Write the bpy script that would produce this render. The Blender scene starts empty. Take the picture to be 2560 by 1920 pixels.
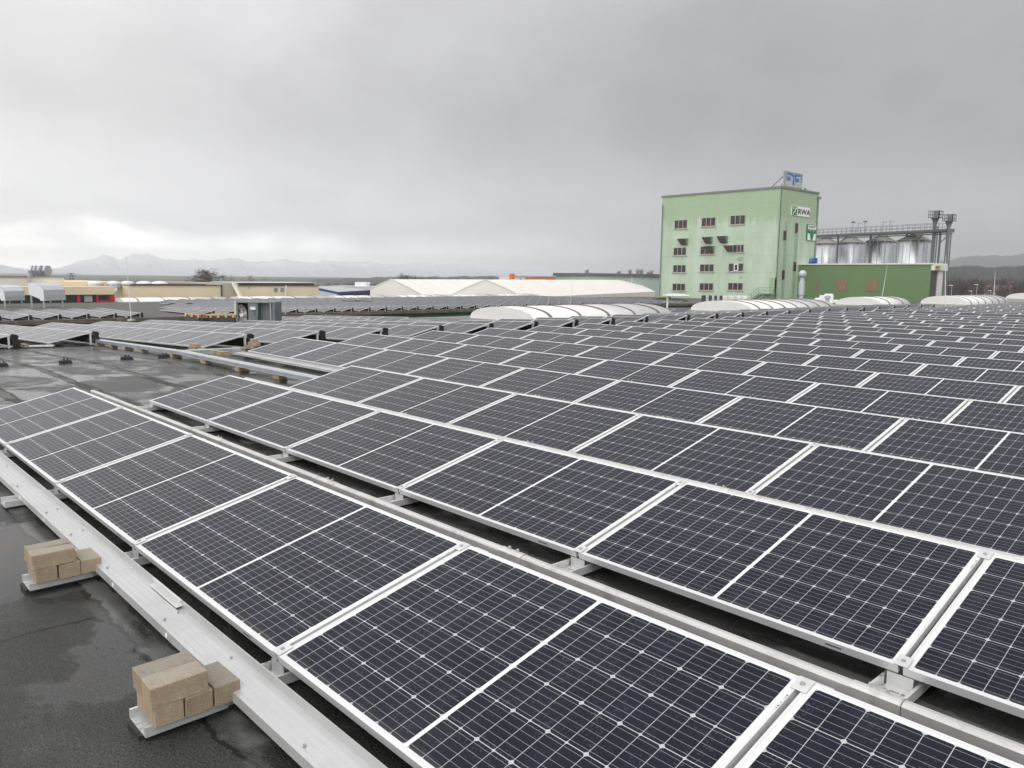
import bpy, math, random
from mathutils import Vector, Matrix, Euler
R=math.radians
scene=bpy.context.scene
col=scene.collection
# ------------------------------------------------------------------ camera
CAM=Vector((9.6214,-1.3252,1.4953)); FOC=1964.34; YAW,PIT,ROL=R(137.1152),R(7.7836),R(.6095)
fwd=Vector((math.cos(PIT)*math.cos(YAW),math.cos(PIT)*math.sin(YAW),-math.sin(PIT)))
_r=Vector((math.sin(YAW),-math.cos(YAW),0)); _u=_r.cross(fwd)
rgt=_r*math.cos(ROL)+_u*math.sin(ROL); upv=-_r*math.sin(ROL)+_u*math.cos(ROL)
cam=bpy.data.cameras.new('camera'); cam.sensor_width=36; cam.lens=36*FOC/2560; cam.clip_start=.05; cam.clip_end=30000
camo=bpy.data.objects.new('camera',cam); col.objects.link(camo)
camo.matrix_world=Matrix(((rgt.x,upv.x,-fwd.x,CAM.x),(rgt.y,upv.y,-fwd.y,CAM.y),(rgt.z,upv.z,-fwd.z,CAM.z),(0,0,0,1)))
scene.camera=camo
def ray(u,v): return fwd+rgt*((u-1280)/FOC)-upv*((v-960)/FOC)
def at(u,v,d): return CAM+ray(u,v)*d                       # a place seen in that direction, d metres deep
def on_x(u,v,x): d=ray(u,v); return CAM+d*((x-CAM.x)/d.x)  # ... on the wall x = const
def on_y(u,v,y): d=ray(u,v); return CAM+d*((y-CAM.y)/d.y)
def seen(P):
    d=P-CAM; z=d.dot(fwd)
    if z<.2: return None
    return 1280+FOC*d.dot(rgt)/z, 960-FOC*d.dot(upv)/z, z
# ------------------------------------------------------------------ view, world, sun
scene.view_settings.view_transform='Standard'; scene.view_settings.look='None'
scene.view_settings.exposure=0; scene.view_settings.gamma=1
scene.cycles.volume_bounces=2; scene.cycles.max_bounces=8
world=bpy.data.worlds.new('World'); scene.world=world; world.use_nodes=True
class NT:
    """tiny node helper"""
    def __init__(s,tree): s.t=tree; s.n=tree.nodes; s.l=tree.links
    def node(s,ty,**k):
        n=s.n.new(ty)
        for a,b in k.items(): setattr(n,a,b)
        return n
    def put(s,sock,v):
        if isinstance(v,bpy.types.NodeSocket): s.l.new(v,sock)
        elif v is not None: sock.default_value=v
    def m(s,op,a,b=None,c=None,clamp=False):
        n=s.node('ShaderNodeMath',operation=op,use_clamp=clamp)
        s.put(n.inputs[0],a); s.put(n.inputs[1],b)
        if c is not None: s.put(n.inputs[2],c)
        return n.outputs[0]
    def mix(s,f,a,b,mode='MIX'):
        n=s.node('ShaderNodeMix',data_type='RGBA',blend_type=mode); n.clamp_factor=True
        s.put(n.inputs[0],f); s.put(n.inputs[6],a if not isinstance(a,tuple) else (*a,1)[:4]); s.put(n.inputs[7],b if not isinstance(b,tuple) else (*b,1)[:4])
        return n.outputs[2]
    def ss(s,x,a,b,lo=0.,hi=1.):
        n=s.node('ShaderNodeMapRange',interpolation_type='SMOOTHSTEP')
        s.put(n.inputs[0],x); s.put(n.inputs[1],a); s.put(n.inputs[2],b); s.put(n.inputs[3],lo); s.put(n.inputs[4],hi)
        return n.outputs[0]
    def lin(s,x,a,b,lo=0.,hi=1.):
        n=s.node('ShaderNodeMapRange'); s.put(n.inputs[0],x); s.put(n.inputs[1],a); s.put(n.inputs[2],b); s.put(n.inputs[3],lo); s.put(n.inputs[4],hi)
        return n.outputs[0]
    def noise(s,vec,scale,detail=3.,rough=.5,dist=0.):
        n=s.node('ShaderNodeTexNoise'); s.put(n.inputs['Vector'],vec); n.inputs['Scale'].default_value=scale
        n.inputs['Detail'].default_value=detail; n.inputs['Roughness'].default_value=rough; n.inputs['Distortion'].default_value=dist
        return n.outputs[0]
    def xyz(s,v):
        n=s.node('ShaderNodeSeparateXYZ'); s.put(n.inputs[0],v); return n.outputs
    def vec(s,x,y,z):
        n=s.node('ShaderNodeCombineXYZ'); s.put(n.inputs[0],x); s.put(n.inputs[1],y); s.put(n.inputs[2],z); return n.outputs[0]
    def scl(s,v,k):
        n=s.node('ShaderNodeVectorMath',operation='MULTIPLY'); s.put(n.inputs[0],v); n.inputs[1].default_value=k; return n.outputs[0]
    def bump(s,h,strength,dist=.01):
        n=s.node('ShaderNodeBump'); s.put(n.inputs['Height'],h); n.inputs['Strength'].default_value=strength; n.inputs['Distance'].default_value=dist; return n.outputs[0]
w=NT(world.node_tree); bg=world.node_tree.nodes['Background']
tc=w.node('ShaderNodeTexCoord').outputs['Generated']
X,Y,Z=w.xyz(tc)
# azimuth: + towards the right of the yard, - towards the mountains; elevation = Z
hl=w.m('SQRT',w.m('ADD',w.m('MULTIPLY',X,X),w.m('ADD',w.m('MULTIPLY',Y,Y),1e-5)))
az=w.m('DIVIDE',w.m('ADD',w.m('MULTIPLY',X,_r.x),w.m('MULTIPLY',Y,_r.y)),hl)
el=w.m('MAXIMUM',Z,0.)
den=w.m('ADD',el,.16)
cv=w.vec(w.m('DIVIDE',X,den),w.m('DIVIDE',Y,den),w.m('MULTIPLY',Z,1.))
dv=w.scl(tc,(1.,1.,1.9)); n1=w.noise(dv,2.3,7,.55,.9); n2=w.noise(dv,6.5,6,.6,.6); n4=w.noise(cv,.7,5,.5,.4)
n3=w.noise(w.vec(w.m('MULTIPLY',az,5.),w.m('MULTIPLY',Z,34.),3.3),1.,4,.55)
base=w.lin(az,-.62,.30,1.02,.56)                            # brighter towards the left, heavy to the right
mid=w.m('MULTIPLY',w.ss(el,.06,.19,0.,1.),w.m('SUBTRACT',1.,w.ss(el,.20,.46,0.,1.)))
base=w.m('SUBTRACT',base,w.m('MULTIPLY',mid,w.lin(az,-.5,.5,.20,.13)))          # darker belly of the cloud
cl=w.m('ADD',w.m('MULTIPLY',w.m('SUBTRACT',n1,.5),.46),w.m('ADD',w.m('MULTIPLY',w.m('SUBTRACT',n2,.5),.24),w.m('MULTIPLY',w.m('SUBTRACT',n4,.5),.20)))
base=w.m('MULTIPLY',base,w.m('ADD',1.,cl))
band=w.m('MULTIPLY',w.m('SUBTRACT',1.,w.ss(w.m('ADD',el,w.m('MULTIPLY',w.m('SUBTRACT',n2,.5),.075)),.006,.068,0.,1.)),w.ss(az,-.58,.30,1.,0.))
band=w.m('MULTIPLY',band,w.lin(n3,.32,.62,.72,1.15))
base=w.m('ADD',base,w.m('MULTIPLY',band,1.55))
low=w.m('MULTIPLY',w.m('SUBTRACT',1.,w.ss(el,.0,.09,0.,1.)),w.ss(az,.0,.5,0.,1.))
base=w.m('SUBTRACT',base,w.m('MULTIPLY',low,.05))
zen=w.ss(el,.42,.85,1.,1.75)                                 # an overcast sky is brightest overhead
back=w.m('MULTIPLY',w.m('ADD',w.m('MULTIPLY',X,-fwd.x),w.m('MULTIPLY',Y,-fwd.y)),1.)
base=w.m('MULTIPLY',base,w.m('MAXIMUM',zen,w.ss(back,.0,.75,1.,2.3)))   # and thinner behind us
tint=w.mix(w.lin(az,-.5,.55,0.,1.),(1.,.995,1.005),(.975,.985,1.035))
tint=w.mix(w.m('MULTIPLY',band,.8),tint,(1.04,1.0,.93))
bcol=w.mix(1.,w.vec(base,base,base),tint,'MULTIPLY')
w.put(bg.inputs['Color'],bcol); bg.inputs['Strength'].default_value=1.0
SUN_EL,SUN_AZ=R(48),R(312)
sl=bpy.data.lights.new('sun','SUN'); sl.energy=.9; sl.angle=R(30); sl.color=(1,.97,.93)
so=bpy.data.objects.new('sun',sl); col.objects.link(so)
so.rotation_euler=Vector((math.cos(SUN_EL)*math.cos(SUN_AZ),math.cos(SUN_EL)*math.sin(SUN_AZ),math.sin(SUN_EL))).to_track_quat('Z','Y').to_euler()
# ------------------------------------------------------------------ object helpers
def tag(o,label=None,cat=None,group=None,kind=None):
    if label: o['label']=label
    if cat: o['category']=cat
    if group: o['group']=group
    if kind: o['kind']=kind
    return o
def empty(name,loc=(0,0,0),label=None,cat=None,group=None,rot=None):
    o=bpy.data.objects.new(name,None); o.empty_display_size=.1; o.location=loc
    if rot: o.rotation_euler=rot
    col.objects.link(o); return tag(o,label,cat,group)
class MB:
    """collects polygons; build() links them as one mesh object"""
    def __init__(s): s.v=[]; s.f=[]; s.mi=[]; s.cur=0
    def mat(s,i): s.cur=i; return s
    def poly(s,pts,flip=False):
        b=len(s.v); s.v+= [tuple(p) for p in pts]; f=list(range(b,b+len(pts)))
        s.f.append(f[::-1] if flip else f); s.mi.append(s.cur); return s
    def raw(s,vs,fs):
        b=len(s.v); s.v+=[tuple(p) for p in vs]
        for f in fs: s.f.append([b+i for i in f]); s.mi.append(s.cur)
        return s
    def box(s,a,b,M=None):
        x0,x1=sorted((a[0],b[0])); y0,y1=sorted((a[1],b[1])); z0,z1=sorted((a[2],b[2]))
        vs=[Vector(q) for q in ((x0,y0,z0),(x1,y0,z0),(x1,y1,z0),(x0,y1,z0),(x0,y0,z1),(x1,y0,z1),(x1,y1,z1),(x0,y1,z1))]
        if M: vs=[M@q for q in vs]
        return s.raw(vs,[(3,2,1,0),(4,5,6,7),(0,1,5,4),(1,2,6,5),(2,3,7,6),(3,0,4,7)])
    def cbox(s,c,d,M=None): return s.box([c[i]-d[i]/2 for i in range(3)],[c[i]+d[i]/2 for i in range(3)],M)
    def bbox(s,a,b,bv=.004,M=None,jit=0,rng=None):
        """box with chamfered edges"""
        x0,x1=sorted((a[0],b[0])); y0,y1=sorted((a[1],b[1])); z0,z1=sorted((a[2],b[2]))
        vs=[];idx={}
        for ix,(x,sx) in enumerate(((x0,1),(x1,-1))):
            for iy,(y,sy) in enumerate(((y0,1),(y1,-1))):
                for iz,(z,sz) in enumerate(((z0,1),(z1,-1))):
                    j=Vector((rng.uniform(-jit,jit),rng.uniform(-jit,jit),rng.uniform(-jit,jit))) if rng else Vector((0,0,0))
                    for ax,p in enumerate((Vector((x,y+sy*bv,z+sz*bv)),Vector((x+sx*bv,y,z+sz*bv)),Vector((x+sx*bv,y+sy*bv,z)))):
                        idx[ix,iy,iz,ax]=len(vs); vs.append(p+j)
        fs=[]
        for i in (0,1):
            q=[(0,0),(1,0),(1,1),(0,1)]
            for ax in range(3):
                f=[]
                for a_,b_ in q:
                    k=[0,0,0]; k[ax]=i; o=[t for t in range(3) if t!=ax]; k[o[0]]=a_; k[o[1]]=b_; f.append(idx[k[0],k[1],k[2],ax])
                fl=(i==0)^(ax==1); fs.append(f[::-1] if fl else f)
        for ax in range(3):      # edges parallel to ax
            o=[t for t in range(3) if t!=ax]
            for a_ in (0,1):
                for b_ in (0,1):
                    k0=[0,0,0];k1=[0,0,0]; k0[ax]=0;k1[ax]=1
                    for k in (k0,k1): k[o[0]]=a_;k[o[1]]=b_
                    fs.append([idx[(*k0,o[0])],idx[(*k1,o[0])],idx[(*k1,o[1])],idx[(*k0,o[1])]])
        for ix in (0,1):
            for iy in (0,1):
                for iz in (0,1): fs.append([idx[ix,iy,iz,0],idx[ix,iy,iz,1],idx[ix,iy,iz,2]])
        if M: vs=[M@q for q in vs]
        return s.raw(vs,fs)
    def bar(s,p,q,wd,ht,up=(0,0,1)):
        p=Vector(p);q=Vector(q);d=(q-p); L=d.length; d.normalize(); x=d.cross(Vector(up))
        if x.length<1e-4: x=d.cross(Vector((1,0,0)))
        x.normalize(); z=x.cross(d); M=Matrix((( x.x,d.x,z.x,p.x),(x.y,d.y,z.y,p.y),(x.z,d.z,z.z,p.z),(0,0,0,1)))
        return s.box((-wd/2,0,-ht/2),(wd/2,L,ht/2),M)
    def tube(s,pts,r,n=8,cap=True):
        pts=[Vector(p) for p in pts]; rs=r if isinstance(r,(list,tuple)) else [r]*len(pts)
        vs=[];fs=[]
        for i,p in enumerate(pts):
            d=(pts[min(i+1,len(pts)-1)]-pts[max(i-1,0)]).normalized(); a=Vector((0,0,1)) if abs(d.z)<.9 else Vector((1,0,0))
            x=d.cross(a).normalized(); y=d.cross(x)
            for k in range(n): t=2*math.pi*k/n; vs.append(p+(x*math.cos(t)+y*math.sin(t))*rs[i])
        for i in range(len(pts)-1):
            for k in range(n): a=i*n+k; b=i*n+(k+1)%n; fs.append((a,b,b+n,a+n))
        if cap: fs.append(list(range(n))[::-1]); fs.append([len(vs)-n+k for k in range(n)])
        return s.raw(vs,fs)
    def lathe(s,c,prof,n=20):
        vs=[];fs=[]
        for r,z in prof:
            for k in range(n): t=2*math.pi*k/n; vs.append((c[0]+r*math.cos(t),c[1]+r*math.sin(t),c[2]+z))
        for i in range(len(prof)-1):
            for k in range(n): a=i*n+k; b=i*n+(k+1)%n; fs.append((a,b,b+n,a+n))
        fs.append(list(range(n))[::-1]); fs.append([len(vs)-n+k for k in range(n)])
        return s.raw(vs,fs)
    def ext(s,prof,p,q,ax=(0,1),closed=True,caps=True):
        """extrude a 2-D profile in the (y,z) plane from x=p to x=q"""
        n=len(prof); vs=[(p,a,b) for a,b in prof]+[(q,a,b) for a,b in prof]; fs=[]
        for k in range(n if closed else n-1): k2=(k+1)%n; fs.append((k,k2,k2+n,k+n))
        if caps and closed: fs.append(list(range(n))[::-1]); fs.append(list(range(n,2*n)))
        return s.raw(vs,fs)
    def xf(s,M): s.v=[tuple(M@Vector(p)) for p in s.v]; return s
    def mesh(s,name,mats,smooth=False):
        me=bpy.data.meshes.new(name); me.from_pydata(s.v,[],s.f)
        for m in (mats if isinstance(mats,(list,tuple)) else [mats]): me.materials.append(m)
        me.polygons.foreach_set('material_index',s.mi)
        if smooth: me.polygons.foreach_set('use_smooth',[True]*len(s.f))
        me.update(); return me
    def build(s,name,mats,parent=None,smooth=False,loc=None,rot=None):
        o=bpy.data.objects.new(name,s.mesh(name,mats,smooth)); col.objects.link(o)
        if parent: o.parent=parent
        if loc is not None: o.location=loc
        if rot is not None: o.rotation_euler=rot
        return o
def inst(me,name,parent=None,loc=None,rot=None):
    o=bpy.data.objects.new(name,me); col.objects.link(o)
    if parent: o.parent=parent
    if loc is not None: o.location=loc
    if rot is not None: o.rotation_euler=rot
    return o
# ------------------------------------------------------------------ materials
MATS={}
def mat(name,color,rough=.6,metal=0.,var=.12,vs=3.,spec=.5,bump=0.,bs=40.,dirt=0.,dirtcol=(.16,.13,.10),coat=0.):
    m=bpy.data.materials.new(name); m.use_nodes=True; t=NT(m.node_tree); b=m.node_tree.nodes['Principled BSDF']
    o=t.node('ShaderNodeTexCoord').outputs['Object']
    n=t.noise(o,vs,5,.6); f=t.lin(n,.3,.7,1-var,1+var)
    c=t.mix(1.,color,t.vec(f,f,f),'MULTIPLY')
    if dirt: c=t.mix(t.m('MULTIPLY',t.ss(t.noise(o,vs*1.7,6,.65,.6),.5,.72),dirt),c,dirtcol)
    t.put(b.inputs['Base Color'],c); b.inputs['Metallic'].default_value=metal; b.inputs['Specular IOR Level'].default_value=spec
    t.put(b.inputs['Roughness'],t.lin(t.noise(o,vs*2.3,3),.3,.7,max(rough-.08,.02),min(rough+.08,1)))
    if coat: b.inputs['Coat Weight'].default_value=coat
    if bump: t.put(b.inputs['Normal'],t.bump(t.noise(o,bs,4,.65),bump))
    MATS[name]=m; return m
ALU=mat('brushed_aluminium',(.64,.64,.635),.40,.40,.06,6,dirt=.16)
ALU_DIRT_SHADE=mat('weathered_shaded_aluminium',(.60,.59,.56),.42,.45,.10,5,dirt=.45,dirtcol=(.30,.27,.24))  # weathering, plus a brownish tone painting the shade on the deflector face
FRAME=mat('anodised_frame',(.67,.67,.665),.38,.25,.04,8)
GALV=mat('galvanised_steel',(.50,.53,.55),.42,.55,.14,7)
TROUGH=mat('trough_aluminium',(.55,.55,.545),.36,.45,.05,2.,dirt=.12)
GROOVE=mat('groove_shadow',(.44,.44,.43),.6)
SHADEP=mat('shaded_plate',(.018,.018,.018),.5,.2,.2,5)  # near-black colour paints the shadowed deflector sides at the row ends
RUBBER=mat('black_rubber',(.022,.022,.022),.7)
DARK=mat('dark_steel',(.06,.06,.06),.5,.3)
WHITE=mat('white_skylight_acrylic',(.72,.715,.68),.35,0,.05,1.2,dirt=.22,dirtcol=(.42,.41,.36))
RIBM=mat('skylight_rib',(.17,.145,.125),.6,0,.2,4)
BOLT=mat('bolt_steel',(.42,.42,.42),.35,.8)
# --- panel glass with its printed cell grid (metres, origin at the lower left corner of the panel)
PL,PW=1.690,1.010; PITCH=1.710
def cell_material():
    m=bpy.data.materials.new('solar_cells'); m.use_nodes=True; t=NT(m.node_tree); b=m.node_tree.nodes['Principled BSDF']
    o=t.node('ShaderNodeTexCoord').outputs['Object']; x,y,z=t.xyz(o)
    M=t.m
    xh=M('ABSOLUTE',M('SUBTRACT',x,PL/2)); cw=(PL/2-.030-.0085)/10; ch=(PW-.046)/6
    a=M('DIVIDE',M('SUBTRACT',xh,.0085),cw); bb=M('DIVIDE',M('SUBTRACT',y,.023),ch)
    inside=M('MULTIPLY',M('MULTIPLY',M('GREATER_THAN',a,0.),M('LESS_THAN',a,10.)),M('MULTIPLY',M('GREATER_THAN',bb,0.),M('LESS_THAN',bb,6.)))
    fa=M('FRACT',a); fb=M('FRACT',bb)
    da=M('MULTIPLY',M('MINIMUM',fa,M('SUBTRACT',1.,fa)),cw); db=M('MULTIPLY',M('MINIMUM',fb,M('SUBTRACT',1.,fb)),ch)
    cell=M('MULTIPLY',M('GREATER_THAN',da,.0011),M('GREATER_THAN',db,.0016))
    # only every second cell line carries the clipped wafer corners
    f2=M('FRACT',M('MULTIPLY',a,.5)); d2=M('MULTIPLY',M('MINIMUM',f2,M('SUBTRACT',1.,f2)),2*cw)
    corner=M('GREATER_THAN',M('ADD',M('MINIMUM',d2,M('ADD',da,.004)),db),.0115)
    cell=M('MULTIPLY',M('MULTIPLY',cell,corner),inside)
    fbus=M('FRACT',M('MULTIPLY',fb,5.)); bus=M('LESS_THAN',M('ABSOLUTE',M('SUBTRACT',fbus,.5)),.5*.0016/(ch/5))
    bus=M('MULTIPLY',bus,inside)
    oi=t.node('ShaderNodeObjectInfo').outputs['Random']
    cid=t.node('ShaderNodeTexWhiteNoise'); t.put(cid.inputs['Vector'],t.vec(M('FLOOR',M('DIVIDE',x,cw)),M('FLOOR',bb),M('MULTIPLY',oi,50.)))
    k=t.lin(cid.outputs['Value'],0.,1.,.80,1.2)
    dk=t.mix(1.,(.0078,.0081,.0178),t.vec(k,k,k),'MULTIPLY')
    drops=t.node('ShaderNodeTexVoronoi'); t.put(drops.inputs['Vector'],o); drops.inputs['Scale'].default_value=95.
    wet=t.ss(drops.outputs['Distance'],.22,.36,1.,0.)
    wet=M('MULTIPLY',wet,t.ss(t.noise(o,9.,3),.46,.62))
    c=t.mix(cell,t.mix(inside,(.72,.72,.72),(.44,.44,.45)),dk); c=t.mix(M('MULTIPLY',bus,.48),c,(.46,.46,.47))
    # rain drops put into the colour as pale bluish dots
    c=t.mix(M('MULTIPLY',wet,.085),c,(.42,.46,.54))
    # grime washed down to the lower frame edge
    ed=M('MULTIPLY',t.ss(M('ADD',y,M('MULTIPLY',t.noise(o,7.,4),.05)),.035,.085,1.,0.),.16); c=t.mix(ed,c,(.20,.19,.17))
    c=t.mix(M('MULTIPLY',t.ss(t.noise(t.vec(M('ADD',x,M('MULTIPLY',oi,40.)),y,oi),2.2,5,.65),.45,.75),.022),c,(.30,.30,.29))
    t.put(b.inputs['Base Color'],c)
    b.inputs['IOR'].default_value=1.235; b.inputs['Specular IOR Level'].default_value=.5
    t.put(b.inputs['Roughness'],t.lin(t.noise(o,4.,3),.3,.7,.14,.24))
    return m
CELLS=cell_material()
def roof_material():
    m=bpy.data.materials.new('wet_bitumen_roofing'); m.use_nodes=True; t=NT(m.node_tree); b=m.node_tree.nodes['Principled BSDF']; M=t.m
    o=t.node('ShaderNodeTexCoord').outputs['Object']; x,y,z=t.xyz(o)
    g=t.noise(o,125.,4,.75,.4); g2=t.noise(o,46.,5,.75); big=t.noise(o,.9,5,.6)
    f=M('MULTIPLY',t.lin(g,.38,.62,.12,2.2),t.lin(big,.3,.7,.75,1.3))
    c=t.mix(1.,(.038,.039,.036),t.vec(f,f,f),'MULTIPLY')
    wob=M('MULTIPLY',M('SUBTRACT',t.noise(o,2.6,5,.6),.5),.16); wob2=M('MULTIPLY',M('SUBTRACT',t.noise(o,14.,4,.6),.5),.03)
    ys=M('ADD',M('ADD',y,.31),M('ADD',wob,wob2)); row=M('FLOOR',ys); fy=M('FRACT',ys)
    rnd_=M('FRACT',M('ADD',M('MULTIPLY',row,.37),.228))
    xs=M('ADD',M('ADD',M('DIVIDE',x,5.),rnd_),M('MULTIPLY',wob,.15)); fx=M('MULTIPLY',M('MINIMUM',M('FRACT',xs),M('SUBTRACT',1.,M('FRACT',xs))),5.)
    seam=M('MAXIMUM',M('LESS_THAN',M('MINIMUM',fy,M('SUBTRACT',1.,fy)),.010),M('LESS_THAN',fx,.011))
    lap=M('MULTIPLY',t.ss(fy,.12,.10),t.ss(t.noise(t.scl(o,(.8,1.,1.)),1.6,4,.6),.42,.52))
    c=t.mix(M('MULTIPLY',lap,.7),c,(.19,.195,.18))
    c=t.mix(M('MULTIPLY',seam,.85),c,(.006,.006,.006))
    pud=t.noise(t.scl(o,(.7,1.,1.)),.95,6,.62,.5)
    pm=t.ss(pud,.50,.57); film=t.ss(t.noise(t.scl(o,(.7,1.,1.)),1.7,5,.6,.4),.46,.6)
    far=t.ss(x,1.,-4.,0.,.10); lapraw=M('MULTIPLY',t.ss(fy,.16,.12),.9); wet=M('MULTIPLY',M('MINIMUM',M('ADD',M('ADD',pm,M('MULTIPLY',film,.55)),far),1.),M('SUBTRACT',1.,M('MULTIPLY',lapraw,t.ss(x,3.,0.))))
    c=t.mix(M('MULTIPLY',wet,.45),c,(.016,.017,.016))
    brown=M('MULTIPLY',t.ss(t.noise(o,1.4,5,.65,1.),.56,.70),.55); c=t.mix(brown,c,(.070,.052,.030))
    t.put(b.inputs['Base Color'],c)
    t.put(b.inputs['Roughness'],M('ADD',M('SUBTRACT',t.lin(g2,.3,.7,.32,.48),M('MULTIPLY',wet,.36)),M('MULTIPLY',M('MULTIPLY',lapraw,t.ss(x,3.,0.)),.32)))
    b.inputs['Specular IOR Level'].default_value=.5; b.inputs['IOR'].default_value=1.36
    h=M('ADD',M('MULTIPLY',g,.7),M('ADD',M('MULTIPLY',g2,.5),M('ADD',M('MULTIPLY',seam,-1.5),M('MULTIPLY',lap,.5))))
    n=t.node('ShaderNodeBump'); t.put(n.inputs['Height'],h); n.inputs['Distance'].default_value=.022
    t.put(n.inputs['Strength'],M('SUBTRACT',.85,M('MULTIPLY',wet,.78))); t.put(b.inputs['Normal'],n.outputs[0])
    return m
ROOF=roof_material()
def brick_material():
    m=bpy.data.materials.new('tan_concrete'); m.use_nodes=True; t=NT(m.node_tree); b=m.node_tree.nodes['Principled BSDF']; M=t.m
    o=t.node('ShaderNodeTexCoord').outputs['Object']; nx,ny,nz=t.xyz(t.node('ShaderNodeNewGeometry').outputs['Normal'])
    g=t.noise(o,170.,4,.8); s=t.noise(o,30.,4,.6); rnd=t.node('ShaderNodeObjectInfo').outputs['Random']
    f=M('MULTIPLY',M('MULTIPLY',t.lin(g,.35,.65,.74,1.22),t.lin(s,.3,.7,.92,1.08)),t.lin(rnd,0.,1.,.86,1.10)); damp=t.ss(t.noise(o,9.,4,.6),.46,.66)
    f=M('MULTIPLY',f,M('SUBTRACT',1.,M('MULTIPLY',damp,.12)))
    # upward faces coloured greyer, sides warmer tan
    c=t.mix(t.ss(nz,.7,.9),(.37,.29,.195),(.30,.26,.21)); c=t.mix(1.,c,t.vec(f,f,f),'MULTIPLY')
    t.put(b.inputs['Base Color'],c); b.inputs['Roughness'].default_value=.8
    t.put(b.inputs['Normal'],t.bump(M('MULTIPLY',M('ADD',g,t.noise(o,260.,3,.7)),M('SUBTRACT',1.,M('MULTIPLY',t.ss(nz,.7,.9),.7))),.7,.005))
    return m
BRICK=brick_material()
ORD=['','first','second','third','fourth','fifth','sixth','seventh','eighth','ninth','tenth','eleventh','twelfth','thirteenth','fourteenth','fifteenth','sixteenth','seventeenth','eighteenth','nineteenth','twentieth','twenty-first','twenty-second','twenty-third','twenty-fourth','twenty-fifth','twenty-sixth','twenty-seventh','twenty-eighth','twenty-ninth','thirtieth','thirty-first','thirty-second']
# ------------------------------------------------------------------ the roof we stand on
ZR=-.12; XK=-5.5; SL=.0345                       # level near us, falling 3.5 % beyond x = XK
def roof_z(x): return ZR if x>XK else ZR+SL*(x-XK)
mb=MB()
xs=[-26.5,-20,-14,-9,XK,0,6,14,30,46]; ys=[-30,-8,-2,0,4,8,16,30,50,80,108]
for i in range(len(xs)-1):
    for j in range(len(ys)-1):
        a,b_,c,d=xs[i],xs[i+1],ys[j],ys[j+1]
        mb.poly([(a,c,roof_z(a)),(b_,c,roof_z(b_)),(b_,d,roof_z(b_)),(a,d,roof_z(a))])
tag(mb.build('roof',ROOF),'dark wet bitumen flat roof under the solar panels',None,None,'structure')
WALLM=mat('render_wall',(.30,.36,.30),.8)
mb=MB(); z0=-9.02
mb.poly([(-26.5,-30,roof_z(-26.5)-.004),(-26.5,108,roof_z(-26.5)-.004),(-26.5,108,z0),(-26.5,-30,z0)])
mb.poly([(-26.5,108,roof_z(-26.5)-.004),(46,108,ZR-.004),(46,108,z0),(-26.5,108,z0)])
tag(mb.build('roof_wall',WALLM),'plain wall of the hall under the wet roof',None,None,'structure')
mb=MB(); G=9000
for i in range(8):
    for j in range(8):
        a=-G+i*G/4; c=-G+j*G/4; mb.poly([(a,c,-9),(a+G/4,c,-9),(a+G/4,c+G/4,-9),(a,c+G/4,-9)])
GROUND=mat('ground_soil',(.075,.08,.055),.95,0,.35,.02)
tag(mb.build('ground',GROUND),'flat winter plain of fields round the halls',None,None,'structure')
# ------------------------------------------------------------------ solar panels
TILT=R(13.12); CT,ST=math.cos(TILT),math.sin(TILT)
fr=MB(); LIP=.011; TH=.035
fr.box((0,0,-TH),(PL,LIP,0)); fr.box((0,PW-LIP,-TH),(PL,PW,0))
fr.box((0,LIP,-TH),(LIP,PW-LIP,0)); fr.box((PL-LIP,LIP,-TH),(PL,PW-LIP,0))
FRAME_ME=fr.mesh('frame',FRAME)
gl=MB(); gl.poly([(LIP,LIP,-.0018),(PL-LIP,LIP,-.0018),(PL-LIP,PW-LIP,-.0018),(LIP,PW-LIP,-.0018)])
gl.mat(1).poly([(LIP,LIP,-.008),(PL-LIP,LIP,-.008),(PL-LIP,PW-LIP,-.008),(LIP,PW-LIP,-.008)],True)
BACK=mat('white_backsheet',(.55,.55,.55),.7)
GLASS_ME=gl.mesh('glass',[CELLS,BACK])
g=PITCH-PL; CLAMP_MES=[]
for yy in (.033,PW-.033):
    cm=MB()
    cm.bbox((PL-.017,yy-.033,.0008),(PL+g+.017,yy+.033,.005),.001)
    cm.mat(1).tube([(PL+g/2,yy,.005),(PL+g/2,yy,.0095)],.0085,6); cm.mat(0); CLAMP_MES.append(cm.mesh('clamp',[ALU,BOLT]))
st=MB(); st.poly([(PL-.30,-.0012,-.027),(PL-.215,-.0012,-.027),(PL-.215,-.0012,-.010),(PL-.30,-.0012,-.010)]); 
st.mat(1).poly([(PL-.292,-.0018,-.021),(PL-.225,-.0018,-.021),(PL-.225,-.0018,-.013),(PL-.292,-.0018,-.013)])
STICK_ME=st.mesh('type_label',[mat('label_paper',(.55,.58,.60),.5),mat('label_print',(.10,.12,.14),.5)])
sk=MB()
for i in range(9):
    if i not in (3,): sk.box((PL-.0085,PW-.105-.0095*i,.0003),(PL-.0025,PW-.1-.0095*i-.0022*(i%3),.0007))
BARC_ME=sk.mesh('barcode',[MATS['label_print']])
random.seed(4)
panels=[]   # (origin, tilt about y, label, group)
AD=1.7674
AY=[k*AD for k in range(6)]+[10.62,12.38,14.15,15.91,17.70,19.50,21.32,23.12,24.92,26.67,28.52,30.31,33.50,35.36,37.23,39.07,41.0,43.0,44.9,46.8,48.7,50.6]
def a_left(k): return 0. if k<3 else -3*PITCH
A_N={}
for k,y in enumerate(AY):
    x0=a_left(k); n=0
    while True:
        c=seen(Vector((x0+n*PITCH,y,0)))
        if n>2 and (c is None or c[0]>2900): break
        n+=1
        if n>24: break
    A_N[k]=n
    for j in range(n):
        panels.append((Vector((x0+j*PITCH,y,0.)),0.,'dark solar panel, %s from left in the %s row behind the front rail'%(ORD[j+1],ORD[k+1]),'solar panels of the main field',(0,k,j)))
BD=1.784
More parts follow.
